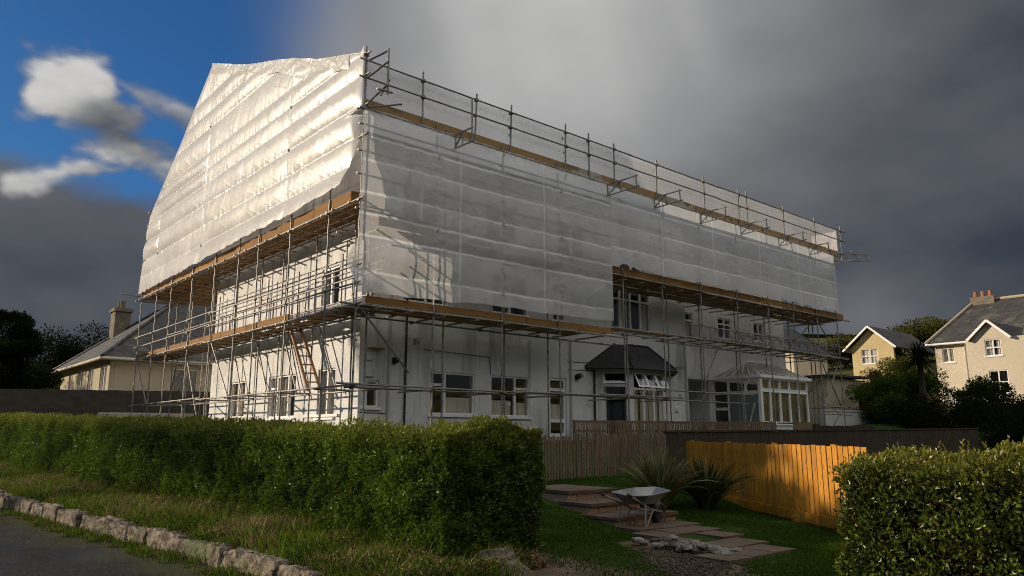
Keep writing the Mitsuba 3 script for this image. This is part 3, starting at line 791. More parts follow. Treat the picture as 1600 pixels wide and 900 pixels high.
# lattice beams
def lattice(p0, p1, h, n, hv=(0, 0, 1), rr=.0255):
    b = new('lattice_beam', sc)
    p0, p1, hv = np.array(p0, float), np.array(p1, float), np.array(hv, float) * h
    ms = []
    def tb(a, c, q):
        M, L = frame_to(a, c)
        g = trimesh.creation.cylinder(1, 1, sections=7)
        g.apply_translation((0, 0, .5))
        g.apply_transform(M @ np.diag([q, q, L, 1]))
        ms.append(g)
    tb(p0, p1, rr), tb(p0 + hv, p1 + hv, rr)
    for i in range(n + 1):
        q = p0 + (p1 - p0) * i / n
        if i < n:
            q2 = p0 + (p1 - p0) * (i + .5) / n
            q3 = p0 + (p1 - p0) * (i + 1) / n
            tb(q, q2 + hv, rr * .6), tb(q2 + hv, q3, rr * .6)
    tb(p0, p0 + hv, rr * .8), tb(p1, p1 + hv, rr * .8)
    scene[b] = mikit.ply(cat(ms), 'm_steel', smooth=40)


lattice((.4, .25, 6.75), (9.9, .25, 6.75), .40, 12)
lattice((16.4, .12, 3.86), (27.6, .12, 3.95), .45, 14)
lattice((19.5, .9, 3.9), (27.8, .9, 3.95), .45, 10)
lattice((27.1, .05, 8.72), (29.3, -1.0, 8.86), .34, 4)
# outrigger frames sticking out of the facade at eaves height
for x, L, top in ((3.13, 1.05, 1.35), (10.06, 1.65, .42), (12.76, 1.5, .42), (15.81, 1.45, .42), (18.74, 1.55, .42), (21.9, 1.5, .42), (24.7, 1.25, .42), (27.3, 1.2, .5)):
    z = 8.6 + jit(.05)
    o = new('outrigger', sc)
    ms = []
    for a, b in (((x, .05, z), (x + jit(.06), -L, z + jit(.06))), ((x, .05, z + .42), (x + .02, -L * (.92), z + .42)), ((x, -L * .9, z), (x, -L * .88, z + (top if top > 1 else .46))), ((x, -.12, z), (x, -.12, z + .42)), ((x, -L * .45, z), (x, -L * .45, z + .42)), ((x, -.1, z + .02), (x, -L * .45, z + .4))):
        M, l = frame_to(a, b)
        g = trimesh.creation.cylinder(1, 1, sections=7)
        g.apply_translation((0, 0, .5))
        g.apply_transform(M @ np.diag([.0255, .0255, l, 1]))
        ms.append(g)
    scene[o] = mikit.ply(cat(ms), 'm_steel', smooth=40)
# the cluster of tubes at the top corner
for a, b in (((-.05, -.05, 9.05), (.4, -.55, 9.7)), ((.02, -.1, 9.95), (.4, -.6, 10.4)), ((.05, -.05, 10.5), (.42, -.55, 10.75)), ((.42, -.55, 9.4), (.4, -.56, 10.8)), ((.25, -.45, 9.35), (.5, -.5, 9.9)), ((.1, -.5, 9.5), (.6, -.5, 9.52)), ((0, 0, 9.2), (0, 0, 10.95)), ((-.2, .05, 9.0), (.9, -.55, 9.25))):
    tube('brace', a, b, sc)
# braces
for a, b in (((.15, .05, 3.35), (2.3, .9, 1.75)), ((20.2, .02, 3.7), (18.4, .02, 1.7)), ((25.3, .03, 1.2), (27.2, .03, 3.6)), ((27.2, .05, 1.2), (25.3, .05, 3.6)), ((25.3, .03, -.3), (27.2, .03, 1.3)), ((27.25, .06, 3.7), (25.3, .06, 5.5)), ((24.0, 1.0, 4), (26.5, 1.0, 5.5)), ((17.6, .6, 3.6), (16.6, .6, 2.1)), ((19.3, .05, 1.3), (18.6, .05, .0)),
             ((27.1, .1, .9), (27.1, 3.0, 3.5)), ((27.1, 3.0, .9), (27.1, .1, 3.5)), ((27.2, .1, 3.8), (27.2, 2.5, 5.5))):
    tube('brace', a, b, sc)
for y in (1.5, 3.2):
    tube('standard', (27.6, y, -.6), (27.6, y, 8.9), sc)
    for z in (1.25, 3.7, 5.65):
        tube('ledger', (27.55, -.2, z + .05), (27.55, 3.5, z + .05), sc)
for z in (.95, 1.3, 3.7):
    tube('transom', (24.9, -.06, z), (28.0, -.06, z + jit(.03)), sc)
for p in ((-.9, 21.25, 6.60), ):
    tube('transom', p, (3.4, 21.0, 6.34), sc)
tube('brace', (-.35, 20.6, 6.2), (2.2, 21.0, 6.3), sc)
tube('guard_tube', (28.25, -.08, 9.95), (28.25, 1.5, 9.95), sc)
tube('guard_tube', (28.25, -.08, 10.48), (28.25, 1.5, 10.48), sc)
cm = trimesh.creation.box((.10, .10, .09))
V = np.vstack([np.array(cm.vertices) * r.uniform(.8, 1.2, 3) + np.array(p) + r.uniform(-.02, .02, 3) for p in joints])
obj('coupler', (V, np.vstack([np.array(cm.faces) + 8 * i for i in range(len(joints))])), 'coupler', sc, kind='stuff')

# ---------------------------------------------------------------- plastic sheeting


def sheet(name, label, m, ss_, top, bottom, place, crease, posts, amp, rows, seed, group=None, wr=1.0, fw=1.0):
    """A film hung over tubes: it bellies out between creases and posts, with fine puckers along each crease. place(s, z, out) gives a point."""
    rr_ = rnd(seed)
    k = thing(name, label, 'sheet', group)
    s = np.repeat(ss_[:, None], rows, 1)
    f = np.linspace(0, 1, rows)[None, :]
    zb, zt = bottom(ss_)[:, None], top(ss_)[:, None]
    z = zb + (zt - zb) * f
    lines = np.sort(np.array(crease))
    lines = np.concatenate([[zb.min() - .6], lines, [zt.max() + .7]])
    i = np.clip(np.searchsorted(lines, z) - 1, 0, len(lines) - 2)
    a, b = lines[i], lines[i + 1]
    fz = (z - a) / (b - a)
    pl = np.concatenate([[ss_[0] - .5], posts, [ss_[-1] + .5]])
    j = np.clip(np.searchsorted(pl, s) - 1, 0, len(pl) - 2)
    fs = (s - pl[j]) / (pl[j + 1] - pl[j])
    cell = rr_.uniform(.15, 1.35, (len(lines), len(pl)))
    cs = cell[i, j]
    cs = cs * .5 + .5 * cell[i, np.clip(j + (fs > .5) * 2 - 1, 0, len(pl) - 2)] * np.abs(fs - .5) * 1 + cs * (.5 - np.abs(fs - .5) * .5)
    q = np.stack([s, z, s * 0 + seed], -1)
    skew = .16 * (meshkit.noise(q * .5 + 3) - .5)
    ff_ = np.clip(fz + skew * np.sin(np.pi * fz), 0, 1)
    belly = np.sin(np.pi * ff_) ** .75 * (.62 + .38 * np.sin(np.pi * np.clip(fs, 0, 1)) ** .6)
    out = amp * (b - a) * cs * belly
    dz = np.minimum(z - a, b - z)
    dp = np.minimum(fs, 1 - fs) * (pl[j + 1] - pl[j])
    puck = (meshkit.fbm(np.stack([s * 11 + .5 * z, z * 1.1, s * 0 + seed], -1), 3, seed) - .5)
    out += wr * .055 * puck * np.exp(-dz / .13)
    puck2 = (meshkit.fbm(np.stack([s * 1.2, z * 9 + s, s * 0 + seed + 4], -1), 3, seed + 1) - .5)
    out += wr * .05 * puck2 * np.exp(-dp / .12)
    fold = meshkit.noise(np.stack([s * 2.2 + z * 1.7, z * .35 - s * .1, s * 0 + 5 + seed], -1))
    out += fw * .013 * np.exp(-((fold - .5) / .05) ** 2)
    fold = meshkit.noise(np.stack([s * 1.1 - z * 2.0, z * .3, s * 0 + 15 + seed], -1))
    out += fw * .012 * np.exp(-((fold - .5) / .045) ** 2)
    out += wr * .035 * (meshkit.fbm(q * [1.1, 1.4, 1], 3, seed + 2) - .5)
    out *= np.clip(np.minimum(np.minimum(s - ss_[0], ss_[-1] - s), zt - z) / .5, 0, 1) ** .7
    fine = meshkit.fbm(np.stack([s * 6, z * 6, s * 0], -1), 3, seed + 7) - .5
    crumple = np.exp(-(zt - z) / .35) + .5 * np.exp(-(z - zb) / .3)
    out += wr * .03 * fine * crumple
    v = place(s, z, out).reshape(-1, 3)
    n = rows
    i, j = np.meshgrid(np.arange(len(ss_) - 1), np.arange(n - 1), indexing='ij')
    fcs = np.stack([i * n + j, (i + 1) * n + j, (i + 1) * n + j + 1, i * n + j + 1], -1).reshape(-1, 4)
    scene[k] = mikit.ply((v, fcs), 'm_' + m, smooth=True)
    if amp:     # cable ties where the film is fixed to the tubes
        tb = []
        for q in posts:
            for c in crease:
                if rr_.random() < .4 and bottom(np.array([q]))[0] + .15 < c < top(np.array([q]))[0] - .15:
                    t = place(np.array([q + rr_.uniform(-.08, .08)]), np.array([c + rr_.uniform(-.04, .04)]), np.array([.03]))[0]
                    g = trimesh.creation.box((.04, .04, rr_.uniform(.05, .12)))
                    g.apply_translation(t)
                    tb.append(g)
        obj('ties', cat(tb), 'greyplastic', k, kind='stuff')
    return k


rag = lambda s, a, f, seed: a * (meshkit.fbm(np.stack([s * f, s * 0 + seed, s * 0], -1), 4, seed) - .5)
g_bot = lambda s: np.interp(s, [0, .35, .9, 1.5, 4, 21.3], [8.65, 7.75, 7.0, 6.92, 6.86, 6.62]) + rag(s, .16, 3, 2)
g_top = lambda s: np.interp(s, [0, .2, .8, 4.9, 13, 20.5, 21.3], [10.95, 10.78, 10.98, 12.5, 15.5, 10.4, 6.72]) - np.interp(s, [0, .8, 2.8, 4.9, 9, 13, 16.7, 20.5], [0, 0, .10, 0, .14, 0, .10, 0]) + rag(s, .05, 2, 8)
sheet('plastic_sheet', 'sunlit white plastic sheet with horizontal bulges covering the gable end', 'film_gable', np.arange(.0, 21.25, .045), g_top, g_bot,
      lambda s, z, o: np.stack([-.09 - o + .25 * np.exp(-s / .25) * (z < 9), s + .0 * z, z], -1), CR_G, np.array([4.7, 12.6, 18.6]), .085, 190, 5, wr=.6, fw=.25)
# the doubled fold under the gable's top edge
s_ = np.arange(.8, 13.0, .05)
sheet('fold', '', 'film_gable', s_, lambda s: g_top(s) + .01, lambda s: g_top(s) - .62 + .15 * np.sin(s * 1.3), lambda s, z, o: np.stack([-.13 - o * .8, s, z], -1), [20.], np.array([4.9]), .0, 24, 8, wr=1.5)
scene['plastic_sheet__fold'] = scene.pop('fold')
labels.pop('fold')
l_bot = lambda s: np.interp(s, [-.2, 0, 3, 10.3], [3.80, 3.74, 3.83, 3.92]) + rag(s, .14, 1.3, 4)
sheet('plastic_sheet', 'long translucent sheet hanging lowest on the facade, from the near corner to the middle', 'film_left', np.arange(-.05, 10.25, .04), lambda s: 9.06 + rag(s, .08, 3, 6), l_bot,
      lambda s, z, o: np.stack([s - .24 * np.exp(-s / .15) * np.exp(-((z - 4.6) / .45) ** 2), -.10 - o, z], -1), CR_L, np.array(fx[:3]), .05, 150, 21, fw=.45)
r_bot = lambda s: np.interp(s, [10, 28], [6.05, 6.02]) + rag(s, .30, 2.2, 14)
sheet('plastic_sheet', 'grey translucent sheet on the far half of the facade, ending above an orange board', 'film_right', np.arange(10.12, 27.4, .05), lambda s: 9.04 + rag(s, .10, 3, 7), r_bot,
      lambda s, z, o: np.stack([s, -.085 - o, z], -1), CR_R, np.array(fx[4:-1]), .05, 90, 33, fw=.5)
sheet('plastic_sheet', 'thin clear strip of sheet behind the guard rails along the top of the facade', 'film_guard', np.arange(0.0, 28.3, .06), lambda s: 10.56 + rag(s, .06, 2, 9), lambda s: 9.1 + s * 0,
      lambda s, z, o: np.stack([s, .12 - o, z], -1), [9.75, 10.3], np.array([1.95, 5.45, 8, 10.55, 13, 16.2, 19.4, 22.6, 25.6]), .05, 40, 44, wr=.7)
sheet('plastic_sheet', 'small bright piece of sheet folded round the far end of the guard rails', 'film_guard', np.arange(0.1, 1.5, .06), lambda s: 10.5 + s * 0, lambda s: 9.2 + s * 0,
      lambda s, z, o: np.stack([28.2 + o, s, z], -1), [9.75, 10.3], np.array([.7]), .05, 30, 45)

# ladder between the middle deck and the lower rail
lad = thing('ladder', 'brown wooden ladder leaning between the scaffold rail and the middle deck', 'ladder')
l0, l1 = np.array([.62, 3.9, 1.30]), np.array([.55, 5.6, 3.85])
wd = np.array([.36, -.12, 0])
for sgn in (0, 1):
    plank('rail', l0 + wd * sgn, l1 + wd * sgn * .8, .06, .085, lad, 'ladder', up=(1, 0, 0))
for i in range(1, 9):
    q = l0 + (l1 - l0) * (i / 9.)
    tube('rung', q, q + wd * (1 - .2 * i / 9), lad, 'ladder', .022)

# ---------------------------------------------------------------- neighbouring houses and walls


def hip_house(key, x0, x1, y0, y1, z0, ze, zr, wallm, over=.45, ridge_axis='x', gable=False):
    pass


def slab_roof(parent, quads, m='slate', t=.12):
    """Roof slopes as slabs with thickness."""
    for q in quads:
        q = np.array(q, float)
        n = len(q)
        lo = q - [0, 0, t]
        v = np.vstack([q, lo])
        f = [[0, i, i + 1] for i in range(1, n - 1)] + [[n, n + i + 1, n + i] for i in range(1, n - 1)]
        for i in range(n):
            j = (i + 1) % n
            f += [[i, n + i, n + j], [i, n + j, j]]
        obj('roof', (v, np.array(f)), m, parent)


# cottage beyond the garden wall on the left: hipped slate roof and chimney
cot = thing('cottage', 'low cream cottage with dark hipped slate roof and chimney, left of the scaffolded house', 'house')
X0, X1, Y0, Y1, ZE = .2, 13.0, 26.6, 39.0, 4.05
pw, ps = Plane((X0, 0), (0, -1)), Plane((0, Y0), (1, 0))
wins = [(-28.6, 2.25, -27.2, 3.7), (-31.4, 2.2, -30.2, 3.75), (-34.2, 2.2, -32.8, 3.75), (-36.6, 2.25, -35.6, 3.7)]
wall(cot, pw, [(-Y1, .3), (-Y0, .3), (-Y0, ZE), (-Y1, ZE)], wins, 'cream')
swin = [(3.4, 2.2, 4.8, 3.6), (7.4, 2.2, 8.8, 3.6)]
wall(cot, ps, [(X0 + .003, .3), (X1, .3), (X1, ZE), (X0 + .003, ZE)], swin, 'pale')
for q in wins:
    window(cot, pw, *q[::2], *q[1::2], [(0, .5, 0, 1), (.5, 1, 0, 1)], curtain=[(.05, .3, 0, 1)])
for q in swin:
    window(cot, ps, *q[::2], *q[1::2], [(0, .5, 0, 1), (.5, 1, 0, 1)])
obj('wall', cat([bx(X0 + .31, X1, Y1 - .3, Y1, .3, ZE), bx(X1 - .3, X1, Y0 + .31, Y1 - .31, .3, ZE)]), 'pale', cot)
o = .55
e = [np.array(p) for p in ((X0 - o, Y0 - o, ZE - .05), (X1 + o, Y0 - o, ZE - .05), (X1 + o, Y1 + o, ZE - .05), (X0 - o, Y1 + o, ZE - .05))]
ym = (Y0 + Y1) / 2
rg0, rg1 = np.array([X0 + 5.2, ym, ZE + 4.6]), np.array([X1 - 5.0, ym, ZE + 4.6])
slab_roof(cot, [[e[0], e[1], rg1, rg0], [e[1], e[2], rg1], [e[2], e[3], rg0, rg1], [e[3], e[0], rg0]])
tube('gutter', e[0] + [-.02, 0, -.08], e[3] + [-.02, 0, -.08], cot, 'pale', .09)
tube('gutter', e[0] + [0, -.02, -.08], e[1] + [0, -.02, -.08], cot, 'pale', .09)
tube('hip_tile', e[0] + [0, 0, .02], rg0 + [0, 0, .02], cot, 'slate', .1)
tube('hip_tile', e[3] + [0, 0, .02], rg0 + [0, 0, .02], cot, 'slate', .1)
cb = [bx(2.25, 3.2, 35.6, 36.7, 5.6, 8.1), bx(2.15, 3.3, 35.5, 36.8, 7.85, 8.05)]
ch = obj('chimney', cat(cb), 'chimney', cot)
for q in (35.85, 36.4):
    g = trimesh.creation.cylinder(.16, .55, sections=12)
    g.apply_translation((2.7, q, 8.3))
    obj('pot', g, 'chimney', ch)
# the old dark wall between the plots and the pale low wall in front of it
gw = thing('garden_wall', 'long dark stone boundary wall running in front of the cottage', 'wall')
n = 60
xs = np.linspace(-5.7, 14, n)
wv = []
for i, x in enumerate(xs):
    zt = 1.98 + .022 * (x + 5.7) + .012 * math.sin(i * 1.7) - .03
    wv += [(x, 22.4, -.6), (x, 22.4, zt), (x, 22.9, zt), (x, 22.9, -.6)]
wf = []
for i in range(n - 1):
    for k in range(3):
        a = i * 4 + k
        wf.append((a, a + 4, a + 5, a + 1))
wf += [(0, 1, 2, 3)]
obj('face', (np.array(wv), np.array(wf)), 'walldark', gw)
lw = thing('low_wall', 'low pale rendered wall behind the scaffold poles at the left end of the house', 'wall')
obj('face', bx(-1.2, 3.1, 21.6, 21.85, -.6, 1.0), 'whitewall', lw)

# the big house on the right
bh = thing('detached_house', 'large cream house with dark slate roof and small gable at the right edge', 'house')
U = 50.0
fp = Plane((U, 0), (0, -1))
up_ = [(-3.3, 5.1, -2.5, 6.15), (-.25, 5.3, .75, 6.45), (3.4, 5.2, 4.6, 6.3)]
lw_ = [(-.2, 2.7, .95, 4.3), (3.2, 2.5, 4.6, 4.2)]
wall(bh, fp, [(-3.75, .5), (-1.5, .5), (-1.5, 6.55), (-3.75, 6.55)], [up_[0]], 'pale')
fp2 = Plane((U - .7, 0), (0, -1))
wall(bh, fp2, [(-1.45, .5), (9, .5), (9, 6.55), (1.25, 6.55), (.10, 7.7), (-1.05, 6.55), (-1.45, 6.55)], [up_[1], up_[2]] + lw_, 'pale')
obj('wall', cat([bx(U - .4, U + .4, 1.45, 1.498, .5, 6.5), bx(U + .3, U + 8, 3.45, 3.75, .5, 6.5), bx(U + 8, U + 8.3, -9, 3.75, .5, 6.5), bx(U - .4, U + 8, -9.3, -9.0, .5, 6.5)]), 'pale', bh)
window(bh, fp, *up_[0][::2], *up_[0][1::2], [(0, .5, 0, 1), (.5, 1, 0, 1)], curtain=[(.5, .95, 0, 1), (.05, .3, 0, 1)])
for q in up_[1:] + lw_:
    window(bh, fp2, *q[::2], *q[1::2], [(0, .5, .5, 1), (.5, 1, .5, 1), (0, .5, 0, .5), (.5, 1, 0, .5)], curtain=[(.04, .4, 0, 1), (.65, .97, 0, 1)] if q in up_ else None)
slab_roof(bh, [[(U - .45, 4.2, 6.5), (U - .45, -9.5, 6.5), (U + 4, -9.5, 9.9), (U + 4, 2.0, 9.9)], [(U - .45, 4.2, 6.5), (U + 4, 2.0, 9.9), (U + 8.6, 4.2, 6.5)], [(U + 8.6, 4.2, 6.5), (U + 4, 2.0, 9.9), (U + 4, -9.5, 9.9), (U + 8.6, -9.5, 6.5)]])
slab_roof(bh, [[(U - 1.0, 1.2, 6.5), (U - 1.0, -.1, 7.8), (U + 1.4, -.1, 7.8), (U - .3, 1.2, 6.55)], [(U - 1.0, -.1, 7.8), (U - 1.0, -1.4, 6.5), (U - .3, -1.4, 6.55), (U + 1.4, -.1, 7.8)]])
tube('hip_tile', (U - .45, 4.2, 6.54), (U + 4, 2.0, 9.95), bh, 'cream', .12)
tube('ridge_tile', (U + 4, 2.0, 9.95), (U + 4, -9.5, 9.95), bh, 'cream', .12)
tube('gutter', (U - .5, 4.2, 6.42), (U - .5, 1.5, 6.42), bh, 'upvc', .08)
for a, b in (((U - 1.03, 1.25, 6.45), (U - 1.03, -.1, 7.76)), ((U - 1.03, -.1, 7.76), (U - 1.03, -1.45, 6.45))):
    plank('barge_board', a, b, .05, .16, bh, 'upvc')
tube('downpipe', (U - .78, -2.4, .5), (U - .78, -2.4, 6.4), bh, 'rust', .06)
tube('downpipe', (U - .06, 1.75, .5), (U - .06, 1.75, 6.4), bh, 'greyplastic', .05)
cb = bx(U + 3.6, U + 4.4, .6, 2.2, 9.2, 10.2)
ch = obj('chimney', cb, 'chimney', bh)
for q in (.9, 1.4, 1.9):
    g = trimesh.creation.cylinder(.14, .5, sections=10)
    g.apply_translation((U + 4, q, 10.4))
    obj('pot', g, 'redpot', ch)
# the small gabled house behind it
gh = thing('gabled_house', 'rendered house with white barge boards and warm sunlight painted into its gable colour, behind the palm', 'house')
U = 70.0
gp, sp = Plane((U, 0), (0, -1)), Plane((U, 14.9), (1, 0))
q = (-18.2, 7.2, -16.5, 8.75)
wall(gh, gp, [(-19.2, 2.5), (-14.9, 2.5), (-14.9, 9.0), (-17.1, 10.95), (-19.2, 9.0)], [q], 'sunlit_gable')
window(gh, gp, *q[::2], *q[1::2], [(0, .5, 0, .5), (.5, 1, 0, .5), (0, .5, .5, 1), (.5, 1, .5, 1)], curtain=[(.05, .95, 0, 1)])
wall(gh, sp, [(U + .003, 2.5), (U + 10, 2.5), (U + 10, 9.0), (U + .003, 9.0)], [(U + 3, 6.5, U + 4.5, 8.0)], 'pale')
window(gh, sp, U + 3, U + 4.5, 6.5, 8.0, [(0, .5, 0, 1), (.5, 1, 0, 1)])
obj('wall', bx(U + .31, U + 10, 18.9, 19.2, 2.5, 9), 'pale', gh)
slab_roof(gh, [[(U - .6, 14.4, 8.75), (U + 10.4, 14.4, 8.75), (U + 10.4, 17.1, 11.15), (U - .6, 17.1, 11.15)], [(U - .6, 17.1, 11.15), (U + 10.4, 17.1, 11.15), (U + 10.4, 19.9, 8.7), (U - .6, 19.9, 8.7)]])
for a, b in (((U - .64, 14.4, 8.66), (U - .64, 17.1, 11.05)), ((U - .64, 17.1, 11.05), (U - .64, 19.9, 8.62))):
    plank('barge_board', a, b, .06, .18, gh, 'upvc')
# outbuilding and walls behind the far end of the scaffold
ob = thing('outbuilding', 'low cream flat roofed building seen through the far end of the scaffold', 'building')
obj('wall', bx(33.5, 38.5, 3.9, 9.0, -.2, 3.3), 'cream', ob)
slab_roof(ob, [[(33.2, 3.6, 3.45), (38.8, 3.6, 3.55), (38.8, 9.3, 3.55), (33.2, 9.3, 3.45)]], 'darkroof')
window(ob, Plane((33.5, 0), (0, -1)), -7.0, -5.8, 1.3, 2.4, [(0, .5, 0, 1), (.5, 1, 0, 1)], n=.02)
rh = thing('far_house', 'distant grey roofed house on the hillside behind the scaffold', 'house')
obj('wall', bx(72, 80, 27, 36, 3, 9.5), 'pale', rh)
slab_roof(rh, [[(71.4, 26.5, 9.4), (80.6, 26.5, 9.4), (80.6, 31.5, 13.2), (71.4, 31.5, 13.2)], [(71.4, 31.5, 13.2), (80.6, 31.5, 13.2), (80.6, 36.5, 9.4), (71.4, 36.5, 9.4)]], 'darkroof')
for p in ((72, 29.5), (72, 33)):
    window(rh, Plane((72, 0), (0, -1)), -p[1] - .6, -p[1] + .6, 6.5, 8, [(0, .5, 0, 1), (.5, 1, 0, 1)], n=.03)
ww = thing('white_wall', 'white rendered garden wall with stepped top beyond the dark fence', 'wall')
for a, b, z in (((29.2, 2.2), (36.3, 1.8), 1.2), ((36.35, 1.8), (37.2, -.4), .75), ((37.1, -.4), (38.2, -2.2), .35)):
    plank('section', (*a, z / 2 - .5), (*b, z / 2 - .5), .3, z + 1.0, ww, 'whitewall')
    plank('coping', (*a, z + .04), (*b, z + .04), .4, .08, ww, 'whitewall')
w2_ = thing('pink_wall', 'low pinkish wall between the white garden wall and the pale outbuilding', 'wall')
plank('section', (31.6, 3.3, .7), (35.3, 3.1, .7), .3, 2.6, w2_, 'cream')

# ---------------------------------------------------------------- fences
r = rnd(21)


def fence(key, label, p0, p1, zt0, zt1, m, w, gap, top_jit=.01, rails=(.15, .75), capped=False, t=.02, zb=None, wob=.0, back=1, lean=.0):
    k = thing(key, label, 'fence')
    p0, p1 = np.array(p0, float), np.array(p1, float)
    d = p1 - p0
    L = np.linalg.norm(d)
    d /= L
    nrm = np.array([-d[1], d[0]]) * back
    n = int(L / (w + gap))
    for i in range(n):
        s = (i + .5) * L / n
        q = p0 + d * s + nrm * r.uniform(-wob, wob)
        zt = zt0 + (zt1 - zt0) * s / L + r.uniform(-top_jit, top_jit)
        z0 = float(ground_z(*q)) - .03 if zb is None else zb
        off = d * r.uniform(-lean, lean)
        plank('fence_board', (*q, z0), (*(q + off), zt), t, w * r.uniform(.94, 1.0), k, m, up=(d[0], d[1], 0))
    for f in rails:
        a, b = p0 + nrm * (t / 2 + .026), p1 + nrm * (t / 2 + .026)
        za, zb_ = float(ground_z(*p0)), float(ground_z(*p1))
        plank('rail', (*a, za + (zt0 - za) * f), (*b, zb_ + (zt1 - zb_) * f), .045, .07, k, m)
    if capped:
        plank('cap', (*p0, zt0 + .025), (*p1, zt1 + .025), .09, .045, k, m)
    for s in np.arange(.1, L, 1.85):
        q = p0 + d * s + nrm * (t / 2 + .085)
        plank('post', (*q, float(ground_z(*q)) - .1), (*q, zt0 + (zt1 - zt0) * s / L + .02), .08, .08, k, m)
    return k


fence('picket_fence', 'weathered brown picket fence at the top of the garden steps', (.75, -6.05), (6.7, -4.95), -.04, .0, 'picket', .056, .052, .03, rails=(.2, .83), wob=.012, lean=.015)
fence('raised_fence', 'taller narrow picket fence directly in front of the bay window', (4.95, -3.25), (14.4, -3.75), .36, .40, 'picket', .062, .040, .015, rails=(.25, .72, .97), lean=.008)
k = fence('raised_fence', 'short run of dark picket fence in front of the far scaffold end', (16.9, -3.8), (21.5, -4.0), .30, .30, 'darkfence', .062, .030, .015)
gp_ = thing('gate_pier', 'brown boarded box between the two runs of raised fence', 'gate pier')
for i in range(6):
    plank('fence_board', (15.55 + i * .22, -3.80, -.8), (15.55 + i * .22, -3.80, .42), .03, .2, gp_, 'picket', up=(1, 0, 0))
obj('top', bx(15.4, 16.8, -3.79, -3.2, .36, .40), 'picket', gp_)
fence('dark_fence', 'long dark close boarded fence running behind the golden fence to the right', (6.75, -4.9), (26.4, -6.1), .04, .20, 'darkfence', .135, .006, .006, capped=True)
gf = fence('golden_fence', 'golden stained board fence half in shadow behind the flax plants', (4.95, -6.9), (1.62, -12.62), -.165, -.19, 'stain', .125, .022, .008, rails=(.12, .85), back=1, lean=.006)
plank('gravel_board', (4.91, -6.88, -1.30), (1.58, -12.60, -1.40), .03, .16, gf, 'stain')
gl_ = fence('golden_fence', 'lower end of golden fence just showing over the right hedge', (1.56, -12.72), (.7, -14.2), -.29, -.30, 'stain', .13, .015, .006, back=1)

# ---------------------------------------------------------------- steps, path, barrow, rubble
st = thing('steps', 'three brick garden steps with stone treads going down from the picket fence', 'steps')
for k_, (y0, y1, z) in enumerate(((-8.05, -6.6, -1.0), (-8.75, -8.0, -1.155), (-9.5, -8.7, -1.31))):
    xa, xb = .62 - .19 * k_ - .75, .62 - .19 * k_ + (.62 if k_ < 2 else .85)
    y_ = xa
    while y_ < xb - .1:
        e_ = min(y_ + r.uniform(.45, .62), xb)
        m = bx(y_, e_ - .012, y0 - .035, y1, z - .05 + jit(.004), z + jit(.006))
        obj('tread', m, 'slab', st)
        y_ = e_
    x_ = xa + .03
    while x_ < xb - .05:
        e_ = min(x_ + .225, xb - .03)
        obj('brick', bx(x_, e_ - .01, y0 + .012 + jit(.005), y0 + .11, z - .16, z - .052), 'brick', st)
        x_ = e_
    obj('side_wall', bx(xa + .03, xa + .13, y0 + .12, y1 - .01, z - .5, z - .053), 'brick', st)
    obj('side_wall', bx(xb - .13, xb - .03, y0 + .12, y1 - .01, z - .5, z - .053), 'brick', st)
labels['path'] = {'kind': 'structure'}
for i in range(5):
    y0 = -9.58 - i * .56
    xc = .27 - (i + .5) * .26
    for j_ in range(3):
        x0 = xc - .78 + j_ * .52
        m = trimesh.creation.box((.50, .54, .06))
        m.apply_transform(trimesh.transformations.rotation_matrix(-.02 + jit(.03), (0, 0, 1)))
        m.apply_translation((x0 + .26, y0 - .27, float(ground_z(x0 + .26, y0 - .27)) + .012 + jit(.008)))
        if r.random() > .08 + .05 * i:
            obj('slab', m, 'slab', 'path')
# wheelbarrow
wb = thing('wheelbarrow', 'grey metal wheelbarrow standing at the foot of the steps beside the flax', 'wheelbarrow')
bxp, gz0 = np.array([-.06, -9.66]), -1.49
dirx = np.array([.977, .213])            # nose of the barrow
sdx = np.array([-.213, .977])


def wbp(a, b, z):
    q = bxp + (dirx * a + sdx * b) * .9
    return np.array([q[0], q[1], gz0 + z * .92])


top = [wbp(-.42, -.36, .585), wbp(.46, -.36, .62), wbp(.60, 0, .66), wbp(.46, .36, .64), wbp(-.42, .36, .62), wbp(-.50, 0, .575)]
bot = [wbp(-.26, -.2, .43), wbp(.26, -.18, .41), wbp(.30, 0, .41), wbp(.26, .18, .41), wbp(-.26, .2, .43), wbp(-.28, 0, .43)]
vv = np.array(top + bot)
ctr = np.array([wbp(.05, 0, .6)])
inn = ctr + (vv - ctr) * .975 + [0, 0, .006]
ff_ = []
for i in range(6):
    j = (i + 1) % 6
    ff_ += [[i, j, 6 + j, 6 + i], [12 + j, 12 + i, 18 + i, 18 + j], [i, 12 + i, 12 + j, j]]
tri = [[6, 7, 8], [6, 8, 11], [11, 8, 9], [11, 9, 10]]
F3 = np.array([[a, b, c] for a, b, c, d_ in ff_] + [[a, c, d_] for a, b, c, d_ in ff_] + tri + [[c + 12, b + 12, a + 12] for a, b, c in tri])
obj('tray', (np.vstack([vv, inn]), F3), 'tray', wb)
rim = top + [top[0]]
for i in range(6):
    tube('rim', rim[i], rim[i + 1], wb, 'tray', .014)
for b in (-.24, .24):
    tube('handle', wbp(-.92, b * 1.1, .62), wbp(.0, b * .8, .33), wb, 'steel', .017)
    tube('handle', wbp(.0, b * .8, .33), wbp(.72, b * .25, .22), wb, 'steel', .017)
    tube('grip', wbp(-.98, b * 1.1, .635), wbp(-.84, b * 1.1, .60), wb, 'blackplastic', .022)
    tube('leg', wbp(-.30, b, .42), wbp(-.38, b * 1.1, .02), wb, 'steel', .016)
    tube('leg', wbp(-.38, b * 1.1, .02), wbp(.05, b * .9, .33), wb, 'steel', .014)
tube('leg', wbp(-.38, -.27, .02), wbp(-.38, .27, .02), wb, 'steel', .014)
tor = trimesh.creation.torus(.15, .045, major_sections=28, minor_sections=10)
M = np.eye(4)
